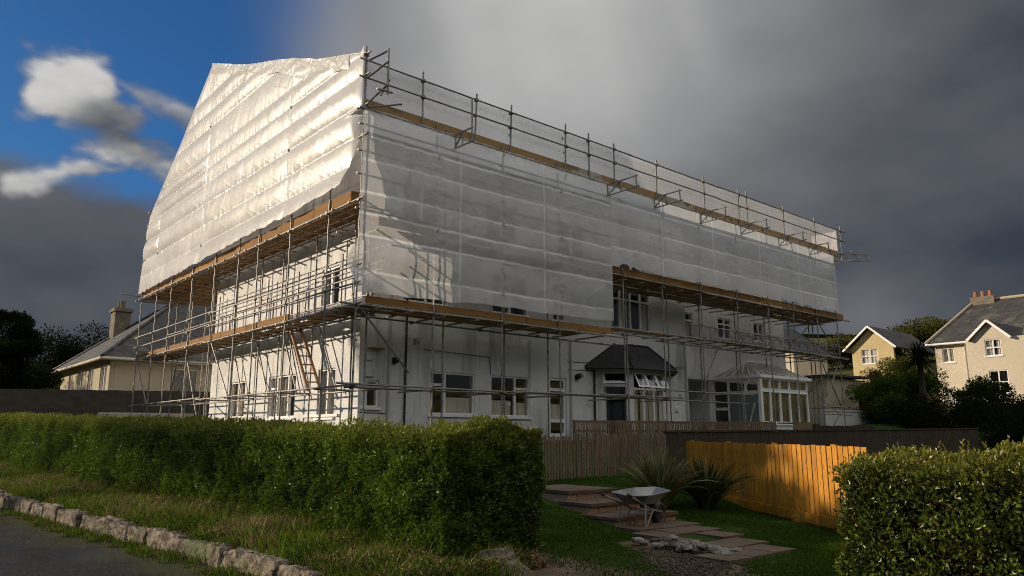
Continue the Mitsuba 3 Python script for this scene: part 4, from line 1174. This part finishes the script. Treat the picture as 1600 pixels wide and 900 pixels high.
M[:3, 0], M[:3, 1], M[:3, 2], M[:3, 3] = [dirx[0], dirx[1], 0], [0, 0, 1], [sdx[0], sdx[1], 0], wbp(.72, 0, .195)
tor.apply_transform(M)
wh = obj('wheel', tor, 'blackplastic', wb, smooth=True)
hb = trimesh.creation.cylinder(.12, .03, sections=20)
hb.apply_transform(M)
obj('hub', hb, 'blackplastic', wh)
# rubble and dug earth by the gate
rb = thing('rubble_heap', 'heap of pale broken stone lying on the lawn below the steps', 'rubble')
for i in range(46):
    t = r.random()
    q = np.array([-1.55 + .55 * t, -11.0 - 1.0 * t]) + r.normal(size=2) * [.12, .20]
    g = trimesh.creation.icosphere(subdivisions=1, radius=1)
    v = np.array(g.vertices) * (1 + .45 * (r.random((len(g.vertices), 1)) - .5)) * r.uniform(.03, .085) * [1.5, 1, .6]
    a = r.uniform(0, 6.28)
    v = v @ np.array([[math.cos(a), -math.sin(a), 0], [math.sin(a), math.cos(a), 0], [0, 0, 1]]) + [q[0], q[1], float(ground_z(*q)) + .03 + .09 * math.exp(-((t - .3) / .35) ** 2) * r.random()]
    obj('stone', trimesh.Trimesh(v, g.faces, process=False), 'rubble', rb)
n = 1500
t = r.random(n)
q = np.stack([-1.7 - 1.6 * t, -11.6 - 1.6 * t], 1) + r.normal(size=(n, 2)) * np.stack([.28 + .2 * t, .35 + .2 * t], 1)
g = trimesh.creation.icosahedron()
sz = r.uniform(.006, .022, (n, 1, 1))
v = (np.array(g.vertices)[None] * sz * r.uniform(.6, 1.3, (n, 1, 3)) + np.concatenate([q, ground_z(q[:, 0], q[:, 1])[:, None] + .012], 1)[:, None]).reshape(-1, 3)
obj('gravel', (v, (np.array(g.faces)[None] + 12 * np.arange(n)[:, None, None]).reshape(-1, 3)), 'earth', kind='stuff')
labels['gravel'].update(label='loose gravel and crumbled earth spread from the rubble towards the gate', category='gravel')
# boulder at the hedge's end
g = trimesh.creation.icosphere(subdivisions=4, radius=1)
v = np.array(g.vertices)
v = v * (1 + .5 * (meshkit.fbm(v * 1.6 + 4, 4, 3)[:, None] - .5)) * [.30, .50, .30] + [-4.2, -11.0, -1.58]
bo = obj('boulder', trimesh.Trimesh(v, g.faces, process=False), 'stone', smooth=True)
labels[bo] = {'label': 'brown boulder at the foot of the left hedge beside the lawn', 'category': 'boulder'}

# ---------------------------------------------------------------- hedges
def hedge(label, y0, y1, front_, thick, ztop, base, n_leaf, size, seed, lo, hi, end_lo=True):
    r = rnd(seed)
    front = lambda y: np.vectorize(front_)(y)
    k = thing('hedge', label, 'hedge')
    # dark heart of stems
    ys = np.linspace(y0 + .22, y1 - .22, int((y1 - y0) * 4))
    ring = np.array([(0.28, 0), (0.24, .45), (.25, .80), (.38, .90), (.62, .90), (.76, .80), (.78, .45), (.72, 0)])
    v = []
    for y in ys:
        zb, zt = base(y), ztop(y)
        for a, b in ring:
            v.append((front(y) + a * thick, y, zb + (zt - zb) * b))
    v = np.array(v)
    v += (meshkit.fbm(v * 3, 3, seed)[:, None] - .5) * .12
    m_ = len(ring)
    f = [(i * m_ + j, i * m_ + (j + 1), (i + 1) * m_ + j + 1, (i + 1) * m_ + j) for i in range(len(ys) - 1) for j in range(m_ - 1)]
    tri = [(a, b, c) for a, b, c, d in f] + [(a, c, d) for a, b, c, d in f]
    for e in (0, (len(ys) - 1) * m_):
        tri += [(e, e + i, e + i + 1) for i in range(1, m_ - 1)]
    obj('heart', (v, np.array(tri)), 'twigs', k)
    # leaves over front, top, ends and back
    y = y0 + (y1 - y0) * r.random(n_leaf)
    if end_lo:      # densest near the camera end
        y = y0 + (y1 - y0) * r.random(n_leaf) ** 1.6
    zb, zt = np.array([base(q) for q in y]), np.array([ztop(q) for q in y])
    H = zt - zb
    per = np.cumsum([1.75, 1.0, .7])
    t = r.random(n_leaf) * per[-1]
    x, z, nx, nz_ = np.zeros(n_leaf), np.zeros(n_leaf), np.zeros(n_leaf), np.zeros(n_leaf)
    a = t < per[0]
    z[a] = zb[a] + H[a] * r.random(a.sum()); nx[a] = -1
    b = (t >= per[0]) & (t < per[1])
    x[b] = thick * r.random(b.sum()); z[b] = zt[b]; nz_[b] = 1
    c = t >= per[1]
    x[c] = thick; z[c] = zb[c] + H[c] * (1 - r.random(c.sum()) * .6); nx[c] = 1
    # rounded shoulders
    sh = np.clip((z - (zt - .18)) / .18, 0, 1)
    nz_ = nz_ + .7 * sh
    x = x + np.where(a, 1, np.where(c, -1, 0)) * .10 * sh ** 2
    P_ = np.stack([front(y) + x, y, z], 1)
    N_ = norm(np.stack([nx, 0 * nx, nz_], 1) + 1e-9)
    ends = []
    for ye, s in ((y0, -1), (y1, 1)):
        m2 = int(n_leaf * 1.1 * thick / (y1 - y0) * (2.2 if ye == y0 else .8))
        q = np.stack([front(ye) + thick * r.random(m2), np.full(m2, ye) , base(ye) + (ztop(ye) - base(ye)) * r.random(m2)], 1)
        q[:, 1] -= s * .12 * np.clip((q[:, 2] - (ztop(ye) - .25)) / .25, 0, 1) ** 2
        ends.append((q, np.tile([0, s, .1], (m2, 1))))
    P_ = np.vstack([P_] + [e[0] for e in ends])
    N_ = np.vstack([N_] + [e[1] for e in ends])
    n = len(P_)
    lump = meshkit.fbm(P_ * 1.5, 3, seed + 1) - .5
    lump2 = meshkit.fbm(P_ * 6.0, 2, seed + 2) - .5
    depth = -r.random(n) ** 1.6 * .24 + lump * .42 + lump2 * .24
    keep = (meshkit.noise(P_ * 4.2, seed + 5) + .35 * r.random(n)) > .30
    P_ = P_ + N_ * depth[:, None]
    ax = norm(N_ * .8 + unitv(r, n) * .9 + [0, 0, .45])
    nn = norm(N_ + unitv(r, n) * .75)
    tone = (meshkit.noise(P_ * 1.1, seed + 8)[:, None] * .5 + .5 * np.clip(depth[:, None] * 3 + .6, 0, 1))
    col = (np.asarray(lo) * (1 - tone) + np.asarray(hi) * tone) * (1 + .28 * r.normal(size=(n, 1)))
    br = r.random(n) < .012
    col[br] = [.16, .07, .03]
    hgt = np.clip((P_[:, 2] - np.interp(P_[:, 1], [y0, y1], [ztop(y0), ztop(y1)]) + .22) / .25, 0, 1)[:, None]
    col = col * (1 - .55 * hgt) + np.array([.22, .21, .03]) * hgt * .55  # gold of the low sun painted into the leaves near the top
    P_, ax, nn, col = P_[keep], ax[keep], nn[keep], col[keep]
    L = size * r.uniform(.65, 1.25, len(P_))
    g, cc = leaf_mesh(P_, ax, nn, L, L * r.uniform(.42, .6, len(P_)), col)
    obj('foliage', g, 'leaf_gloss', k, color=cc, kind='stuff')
    # young shoots standing out of the top, sunlit gold mixed into their colour
    ns = int((y1 - y0) * 34)
    y = y0 + .05 + (y1 - y0 - .1) * r.random(ns) ** (1.6 if end_lo else 1)
    p = np.stack([front(y) + thick * (.05 + .9 * r.random(ns)), y, np.array([ztop(q) for q in y]) - .05], 1)
    hs = r.uniform(.05, .17, ns) * (.6 + .8 * meshkit.noise(p * 2.3, 4))
    lean = r.normal(size=(ns, 2)) * .25
    per = 9
    tt = np.tile(np.linspace(.1, 1, per), ns)
    rep = lambda q: np.repeat(q, per, 0)
    P2 = rep(p) + np.stack([rep(lean[:, 0] * hs) * tt, rep(lean[:, 1] * hs) * tt, rep(hs) * tt], 1)
    ang = r.uniform(0, 6.28, ns * per)
    ax2 = np.stack([np.cos(ang), np.sin(ang), .5 + tt * 1.1], 1)
    c2 = tint(r, ns * per, (.09, .11, .015), (.27, .24, .045), .2)
    g, cc = leaf_mesh(P2, ax2, norm(unitv(r, ns * per) + [0, 0, 1]), size * r.uniform(.5, .95, ns * per), size * .38, c2)
    obj('shoots', g, 'leaf_gloss', k, color=cc, kind='stuff')


hb_ = lambda y: float(np.interp(y, [-12, -8, 0, 14, 24], [-1.78, -1.68, -1.47, -1.20, -.9]))
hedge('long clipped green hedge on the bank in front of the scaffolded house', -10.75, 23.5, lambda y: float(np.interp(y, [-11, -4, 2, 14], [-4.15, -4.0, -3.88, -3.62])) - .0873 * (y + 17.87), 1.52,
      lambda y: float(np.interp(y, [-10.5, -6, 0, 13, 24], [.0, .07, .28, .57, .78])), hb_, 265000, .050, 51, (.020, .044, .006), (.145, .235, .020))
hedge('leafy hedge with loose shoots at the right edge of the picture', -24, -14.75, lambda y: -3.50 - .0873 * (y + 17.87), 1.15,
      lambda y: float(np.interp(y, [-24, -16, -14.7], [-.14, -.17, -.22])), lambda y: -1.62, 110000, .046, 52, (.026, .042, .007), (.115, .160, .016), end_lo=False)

# ---------------------------------------------------------------- bank, grass, weeds
r = rnd(61)


def scatter_front(n, y0=-11.3, y1=18, p=1.7):
    return y0 + (y1 - y0) * r.random(n) ** p


# litter of dead bracken and leaves on the bank
n = 42000
y = scatter_front(n)
d = r.uniform(.15, 2.1, n)
x = kerb_x(y) + d
z = ground_z(x, y) + r.random(n) ** 2 * .16 * (.4 + meshkit.noise(np.stack([x * 2, y * 2, x * 0], 1), 3))
patch = meshkit.noise(np.stack([x * 1.4, y * .9, x * 0], 1), 12)
k_ = patch > .33
P_ = np.stack([x, y, z], 1)[k_]
n = len(P_)
g, cc = leaf_mesh(P_, norm(unitv(r, n) + [0, 0, .25]), norm(unitv(r, n) + [-.3, 0, .8]), r.uniform(.03, .085, n), r.uniform(.010, .03, n), tint(r, n, (.12, .08, .04), (.40, .28, .16), .2), fold=.5)
obj('dead_bracken', g, 'litter', color=cc, kind='stuff')
labels['dead_bracken'].update(label='dry brown bracken and leaf litter covering the bank under the hedge', category='leaf litter')


def tufts(key, label, centers, rad, blades, h, w, lo, hi, m='leaf', cat_='weeds', dead=.15):
    n = len(centers) * blades
    c = np.repeat(centers, blades, 0)
    rr = np.repeat(r.uniform(.6, 1.3, len(centers)), blades)
    q = c + r.normal(size=(n, 2)) * rad * rr[:, None]
    P_ = np.stack([q[:, 0], q[:, 1], np.where(q[:, 0] < kerb_x(q[:, 1]) - .02, -1.635, ground_z(q[:, 0], q[:, 1]) - .01)], 1)
    out = (q - c) / rad
    lean = np.concatenate([out * .35 + r.normal(size=(n, 2)) * .3, np.zeros((n, 1))], 1)
    col = tint(r, n, lo, hi, .2)
    dd = r.random(n) < dead
    col[dd] = tint(r, int(dd.sum()), (.14, .10, .04), (.26, .20, .09), .15)
    g, cc = blade_mesh(P_, lean, r.uniform(.4, 1.1, n) * h * rr, w, col)
    k = obj(key, g, m, color=cc, kind='stuff')
    labels[k].update(label=label, category=cat_)


y = scatter_front(300, p=1.5)
c = np.stack([kerb_x(y) + r.uniform(.3, 1.7, len(y)), y], 1)
c = c[meshkit.noise(np.stack([c[:, 0] * .8, c[:, 1] * .8, c[:, 0] * 0], 1), 77) > .52]
tufts('dry_grass', 'tussocks of dry straw coloured grass leaning over the bank', c, .13, 70, .24, .013, (.16, .115, .055), (.42, .33, .18), m='litter', cat_='dry grass', dead=0)
y = scatter_front(640, p=1.5)
c = np.stack([kerb_x(y) + r.uniform(.12, 1.75, len(y)), y], 1)
tufts('bank_weeds', 'tufts of weeds and coarse grass growing on the bank above the kerb', c, .12, 70, .22, .015, (.05, .10, .009), (.17, .24, .025))
y = scatter_front(260, p=1.3)
c = np.stack([kerb_x(y) - .16 - r.random(len(y)) ** 2 * .38, y], 1)
tufts('kerb_weeds', 'green weeds growing along the foot of the kerb stones', c, .08, 45, .10, .011, (.035, .07, .008), (.10, .15, .018))
y = scatter_front(90, p=1.2)
c = np.stack([kerb_x(y) + r.uniform(.02, .14, len(y)), y], 1)
tufts('kerb_top_weeds', 'low moss and grass spilling over the top of the kerb stones', c, .06, 45, .10, .010, (.03, .06, .008), (.10, .14, .02))
# broad weed leaves among the tufts
n = 24000
y = scatter_front(n)
x = kerb_x(y) + r.uniform(-.05, 1.9, n)
cl = meshkit.noise(np.stack([x * 2.3, y * 1.5, x * 0], 1), 31)
k_ = cl > .55
P_ = np.stack([x, y, ground_z(x, y) + r.uniform(.0, .18, n)], 1)[k_]
n = len(P_)
g, cc = leaf_mesh(P_, norm(unitv(r, n) + [0, 0, .6]), norm(unitv(r, n) + [-.3, 0, .9]), r.uniform(.03, .075, n), r.uniform(.018, .035, n), tint(r, n, (.02, .05, .008), (.075, .11, .018), .2))
obj('bank_leaves', g, 'leaf', color=cc, kind='stuff')
labels['bank_leaves'].update(label='small broad leaved weeds scattered over the bank', category='weeds')
n = 700
y = scatter_front(n, -13, 12, 1.3)
x = kerb_x(y) - .1 - r.random(n) ** 2.2 * 3.5
P_ = np.stack([x, y, np.full(n, -1.60) + np.interp(kerb_x(y) - x, [0, 5.5], [-.03, .02])], 1)
g, cc = leaf_mesh(P_, norm(unitv(r, n) * [1, 1, .25]), norm(unitv(r, n) * .5 + [0, 0, 1]), r.uniform(.03, .06, n), r.uniform(.015, .03, n), tint(r, n, (.08, .05, .02), (.25, .16, .07), .2), fold=.4)
obj('fallen_leaves', g, 'litter', color=cc, kind='stuff')
labels['fallen_leaves'].update(label='brown fallen leaves scattered on the wet road near the kerb', category='fallen leaves')
# lawn
n = 150000
x, y = r.uniform(-3.6, 4.6, n), r.uniform(-14.6, -5.8, n)
ymin = -14.6 + 0 * x
track = np.abs(x - (-3.6 + 3.1 * (y + 14.2) / 4.4)) + .9 * (meshkit.fbm(np.stack([x * 1.6, y * 1.6, x * 0], 1), 3, 6) - .5)
pathm = (np.abs(x - (.27 - (-9.58 - y) / .56 * .26)) < .80) & (y < -9.55) & (y > -12.4)
stepm = (np.abs(x - .45) < .85) & (y > -9.6) & (y < -6.4)
kerbm = (x - kerb_x(y)) < 2.7
hdg = (x - kerb_x(y) < 3.0) & ((y > -10.5) | (y < -14.7))
fx_ = 1.95 + 3.0 * (y + 12.05) / 5.15
keep = ~((track < .62) & (y < -10.4)) & ~(pathm & (r.random(n) < .93)) & ~stepm & ~hdg & (x < fx_ - .03) & ~(kerbm & (r.random(n) < .6))
P_ = np.stack([x, y, ground_z(x, y) - .01], 1)[keep]
n = len(P_)
gt_ = meshkit.fbm(P_ * .9, 3, 17)[:, None]
col = (np.array([.022, .052, .006]) * (1 - gt_) + np.array([.062, .115, .013]) * gt_) * (1 + .2 * r.normal(size=(n, 1)))
rough = np.clip((-12.2 - P_[:, 1]) / 1.2, 0, 1) * np.clip((P_[:, 0] + 1.2) / 1.0, 0, 1)
col = col * (1 + .6 * rough[:, None] * np.array([1.4, .8, .6]))
g, cc = blade_mesh(P_, np.concatenate([r.normal(size=(n, 2)) * .5, np.zeros((n, 1))], 1), r.uniform(.025, .06, n) * (1 + 1.8 * rough), .009, col)
obj('lawn', g, 'leaf', color=cc, kind='stuff')
labels['lawn'].update(label='short green lawn around the path between hedge and golden fence', category='grass')

# flax plants


def flax(label, x, y, h, n, seed, lo, hi):
    r = rnd(seed)
    k = thing('flax_plant', label, 'plant')
    vs, fs, cs = [], [], []
    z0 = float(ground_z(x, y)) - .05
    for i in range(n):
        a, s = r.uniform(0, 6.283), r.uniform(.15, 1.0)
        d = np.array([math.cos(a), math.sin(a), 0])
        sd = np.array([-d[1], d[0], 0])
        L = h * r.uniform(.75, 1.25)
        t = np.linspace(0, 1, 7)[:, None]
        droop = r.uniform(.1, .9) * s
        c = np.array([x, y, z0]) + d * .10 * s + (np.array([0, 0, 1]) * (t * L * (1 - .25 * s) - droop * L * .45 * t ** 3) + d * (t * .25 + .55 * t ** 2) * L * s)
        w = .028 * np.array([.7, 1, 1, .95, .8, .5, .05])[:, None] * r.uniform(.7, 1.1)
        tw = r.uniform(-.5, .5)
        sv = sd * math.cos(tw) + np.array([0, 0, 1]) * math.sin(tw)
        q = np.stack([c - sv * w, c + [0, 0, -.008], c + sv * w], 1).reshape(-1, 3)
        b = 21 * i
        vs.append(q)
        for j in range(6):
            for e in (0, 1):
                o = b + j * 3 + e
                fs += [(o, o + 1, o + 4), (o, o + 4, o + 3)]
        col = np.asarray(lo) + (np.asarray(hi) - np.asarray(lo)) * r.random()
        if r.random() < .10:
            col = np.array([.22, .16, .08])
        cs.append(np.tile(col, (21, 1)))
    obj('foliage', (np.vstack(vs), np.array(fs)), 'leaf_gloss', k, color=np.vstack(cs), smooth=True, kind='stuff')


flax('spiky flax plant with pale edged leaves beside the wheelbarrow', 1.6, -8.75, 1.12, 280, 71, (.05, .075, .02), (.20, .20, .08))
flax('darker flax plant against the golden fence', 2.5, -9.1, 1.02, 260, 72, (.018, .035, .01), (.05, .07, .02))

# ---------------------------------------------------------------- trees and shrubs


def tree(key, label, cat_, x, y, h, rad, n, size, seed, lo, hi, trunk=.18, crown_z=.55, clumps=26, squash=.8, group=None, z0=None, spread=.24, m='leaf'):
    r = rnd(seed)
    k = thing(key, label, cat_, group)
    z0 = float(ground_z(x, y)) - .1 if z0 is None else z0
    cc = np.array([x, y, z0 + h * crown_z])
    ctr = unitv(r, clumps) * r.random((clumps, 1)) ** .45 * [rad, rad, h * (1 - crown_z) * .95 * squash + .0]
    ctr += cc
    ctr[:, 2] = np.maximum(ctr[:, 2], z0 + h * .12)
    if trunk:
        ms = [taper([(x, y, z0), (x + jit(.1), y, z0 + h * .3), cc + [0, 0, h * .15]], [trunk, trunk * .75, trunk * .3])]
        obj('trunk', ms[0], 'bark', k, smooth=True)
        lim = []
        for c in ctr[: max(6, clumps // 3)]:
            s = np.array([x, y, z0 + h * r.uniform(.25, .6)])
            lim.append(taper([s, (s + c) / 2 + [0, 0, -.05 * h], c], [trunk * .4, trunk * .25, trunk * .08], 6))
        obj('limbs', cat(lim), 'bark', k, smooth=True)
    w = r.uniform(.6, 1.4, clumps)
    i = r.choice(clumps, n, p=w / w.sum())
    dirn = unitv(r, n)
    cr = rad * spread * w[i][:, None] * 1.6
    P_ = ctr[i] + dirn * r.random((n, 1)) ** .4 * cr * [1, 1, .75]
    tone = np.clip(.5 + .35 * dirn[:, 2:] + .3 * (meshkit.noise(P_ * 1.3 / max(rad, 1) * 2, seed)[:, None] - .5), 0, 1)
    tone = .5 * r.random((n, 1)) + .5 * meshkit.noise(ctr[i] * 3.3, seed)[:, None]
    col = (np.asarray(lo) * (1 - tone) + np.asarray(hi) * tone) * (1 + .2 * r.normal(size=(n, 1)))
    L = size * r.uniform(.6, 1.3, n)
    g, c3 = leaf_mesh(P_, norm(dirn + unitv(r, n) + [0, 0, .2]), norm(dirn + unitv(r, n) * .8 + [0, 0, .4]), L, L * .5, col)
    obj('crown', g, m, k, color=c3, kind='stuff')
    return k


dk_lo, dk_hi = (.006, .010, .004), (.022, .032, .010)
tree('evergreen_tree', 'dark evergreen tree with feathery branches at the left edge', 'tree', -5.0, 24.6, 6.1, 1.6, 26000, .13, 81, dk_lo, dk_hi, clumps=46, spread=.17, crown_z=.5)
tree('garden_tree', 'rounded dark shrub tree below the evergreen at the left edge', 'tree', -3.4, 27.5, 2.6, 1.6, 9000, .13, 82, dk_lo, (.03, .045, .012), clumps=26, group=None)
for k_, (x, y, h, rad, s) in enumerate(((-2.5, 47, 5.8, 2.8, 83), (1.0, 53, 6.6, 3.4, 84), (4.6, 52, 7.2, 3.0, 85), (-6.5, 40, 5.2, 3, 86))):
    tree('background_tree', ['dark tree behind the left edge hedge, nearest the evergreen', 'dark rounded tree behind the cottage, second from the left', 'dark tree just left of the cottage roof', 'low dark tree behind the evergreen at the left edge'][k_], 'tree', x, y, h, rad, 8000, .22, s, dk_lo, (.028, .04, .014), clumps=24)
bl = thing('garden_shed', 'small pale shed roof between the dark trees left of the cottage', 'shed')
obj('wall', bx(-3.9, -2.2, 30, 32, .6, 2.3), 'pale', bl)
slab_roof(bl, [[(-4.1, 29.8, 2.3), (-2, 29.8, 2.3), (-2, 31, 2.9), (-4.1, 31, 2.9)], [(-4.1, 31, 2.9), (-2, 31, 2.9), (-2, 32.2, 2.3), (-4.1, 32.2, 2.3)]], 'slate')
# right hand side
sh_spec = ((33.6, .9, 2.3, 1.5, 'bright leafed shrub nearest the white wall on the right', (.03, .055, .01), (.10, .14, .02)),
           (37.8, .9, 2.6, 1.7, 'broad green shrub just behind the cabbage palm', (.03, .055, .008), (.10, .14, .02)),
           (37.8, -2.6, 2.1, 1.5, 'dark green shrub to the right of the cabbage palm', (.015, .024, .006), (.05, .07, .014)),
           (40.5, -4.8, 1.7, 1.6, 'dark shrub in front of the large cream house', (.012, .020, .006), (.036, .05, .012)),
           (37.5, 3.0, 2.9, 1.1, 'reddish shrub between the palm and the gabled house', (.06, .045, .015), (.16, .11, .03)),
           (44.5, -6.2, 1.3, 1.8, 'low dark shrub at the right edge below the cream house', (.010, .018, .006), (.03, .04, .012)),
           (41.0, 3.4, 3.4, 1.5, 'golden green shrub below the gabled house', (.06, .07, .012), (.17, .16, .03)))
for k_, (x, y, h, rad, lb, lo, hi) in enumerate(sh_spec):
    tree('shrub', lb, 'shrub', x, y, h, rad, 12000, .15, 90 + k_, lo, hi, trunk=.08, crown_z=.48, clumps=26, squash=1.1, spread=.26)
# low planting along the dark fence and in front of the cream house
for k_, (x, y, h, rad) in enumerate(((28.0, -7.4, 1.9, 1.5), (31.5, -7.0, 1.9, 1.8), (35.5, -6.5, 2.2, 2.0), (32.5, -1.6, 1.5, 1.6), (34.8, -3.2, 1.4, 1.7), (38.5, -5.2, 1.5, 1.7))):
    tree('bush', ['low dark bush at the far end of the dark fence', 'dark bush beyond the end of the dark fence', 'dark bush below the cream house, beyond the fence', 'low bush in front of the bright leafed shrub', 'low bush under the cabbage palm', 'low bush right of the cabbage palm, beyond the fence'][k_], 'bush', x, y, h, rad, 8000, .13, 120 + k_, (.008, .014, .005), (.025, .036, .01), trunk=.05, crown_z=.45, clumps=20, squash=1.1, spread=.3)
# cabbage palm
pal = thing('cabbage_palm', 'dark spiky cabbage palm standing in front of the right hand houses', 'palm')
px_, py_ = 36.0, -.4
z0 = float(ground_z(px_, py_)) - .1
obj('trunk', taper([(px_, py_, z0), (px_ + .1, py_, z0 + 2), (px_, py_, 4.3)], [.22, .17, .14]), 'bark', pal, smooth=True)
vs, fs, cs = [], [], []
rp = rnd(101)
for i in range(420):
    dv = unitv(rp, 1)[0]
    dv[2] = abs(dv[2]) * .9 - (.45 if rp.random() < .4 else 0)
    dv = dv / np.linalg.norm(dv)
    L = rp.uniform(1.0, 1.55)
    sd = norm(np.cross(dv, [0, 0, 1.]) + 1e-6)
    t = np.linspace(0, 1, 5)[:, None]
    c = np.array([px_, py_, 4.3 + rp.uniform(-.35, .25)]) + dv * t * L + np.array([0, 0, -1]) * t ** 2.4 * L * rp.uniform(.1, .45)
    w = .035 * np.array([.8, 1, .9, .6, .05])[:, None]
    vs.append(np.stack([c - sd * w, c + sd * w], 1).reshape(-1, 3))
    for j in range(4):
        o = 10 * i + 2 * j
        fs += [(o, o + 1, o + 3), (o, o + 3, o + 2)]
    cs.append(np.tile(np.array([.02, .03, .009]) * rp.uniform(.5, 1.8), (10, 1)))
obj('crown', (np.vstack(vs), np.array(fs)), 'leaf', pal, color=np.vstack(cs), kind='stuff')
# wooded hillside behind the right hand houses
ht = ((101, 40, 4.4, 3.2), (106, 37, 5, 3.6), (112, 34, 5, 3.8), (117, 30, 7.4, 4), (121, 27.5, 7.4, 4), (126, 24, 6.5, 4), (97, 43, 4.2, 3), (92, 46, 4, 3), (88, 42, 4, 3), (84, 38, 3.4, 2.6))
for k_, (x, y, h, rad) in enumerate(ht):
    tree('hillside_tree', ['golden autumn tree on the ridge between the gabled house and the scaffold', 'golden tree just left of the gabled house roof', 'golden tree above the gabled house roof', 'rounded tree on the ridge between the two right hand roofs', 'taller golden tree just left of the cream house roof', 'golden tree half hidden by the cream house roof'][k_] if k_ < 6 else 'low golden tree on the hillside seen through the far end of the scaffold', 'tree', x, y, h, rad, 6000, .42, 130 + k_, (.045, .055, .014), (.14, .125, .03), clumps=24, group='trees on the hillside behind the right hand houses')
# unseen trees added across the road, crowns shaped to throw shade on the garden
tree('shade_tree', 'tall unseen tree added across the road to cast shadow on the garden', 'tree', -15.5, 16.6, 12.2, 3.2, 11000, .32, 151, (.02, .035, .008), (.06, .08, .02), clumps=40, crown_z=.80, spread=.26)
tree('shade_tree', 'shorter unseen tree added beside the tall one, crown flattened to shape the fence shadow', 'tree', -15.6, 11.8, 8.45, 3.5, 9000, .32, 152, (.02, .035, .008), (.06, .08, .02), clumps=34, crown_z=.86, spread=.15, squash=.5)
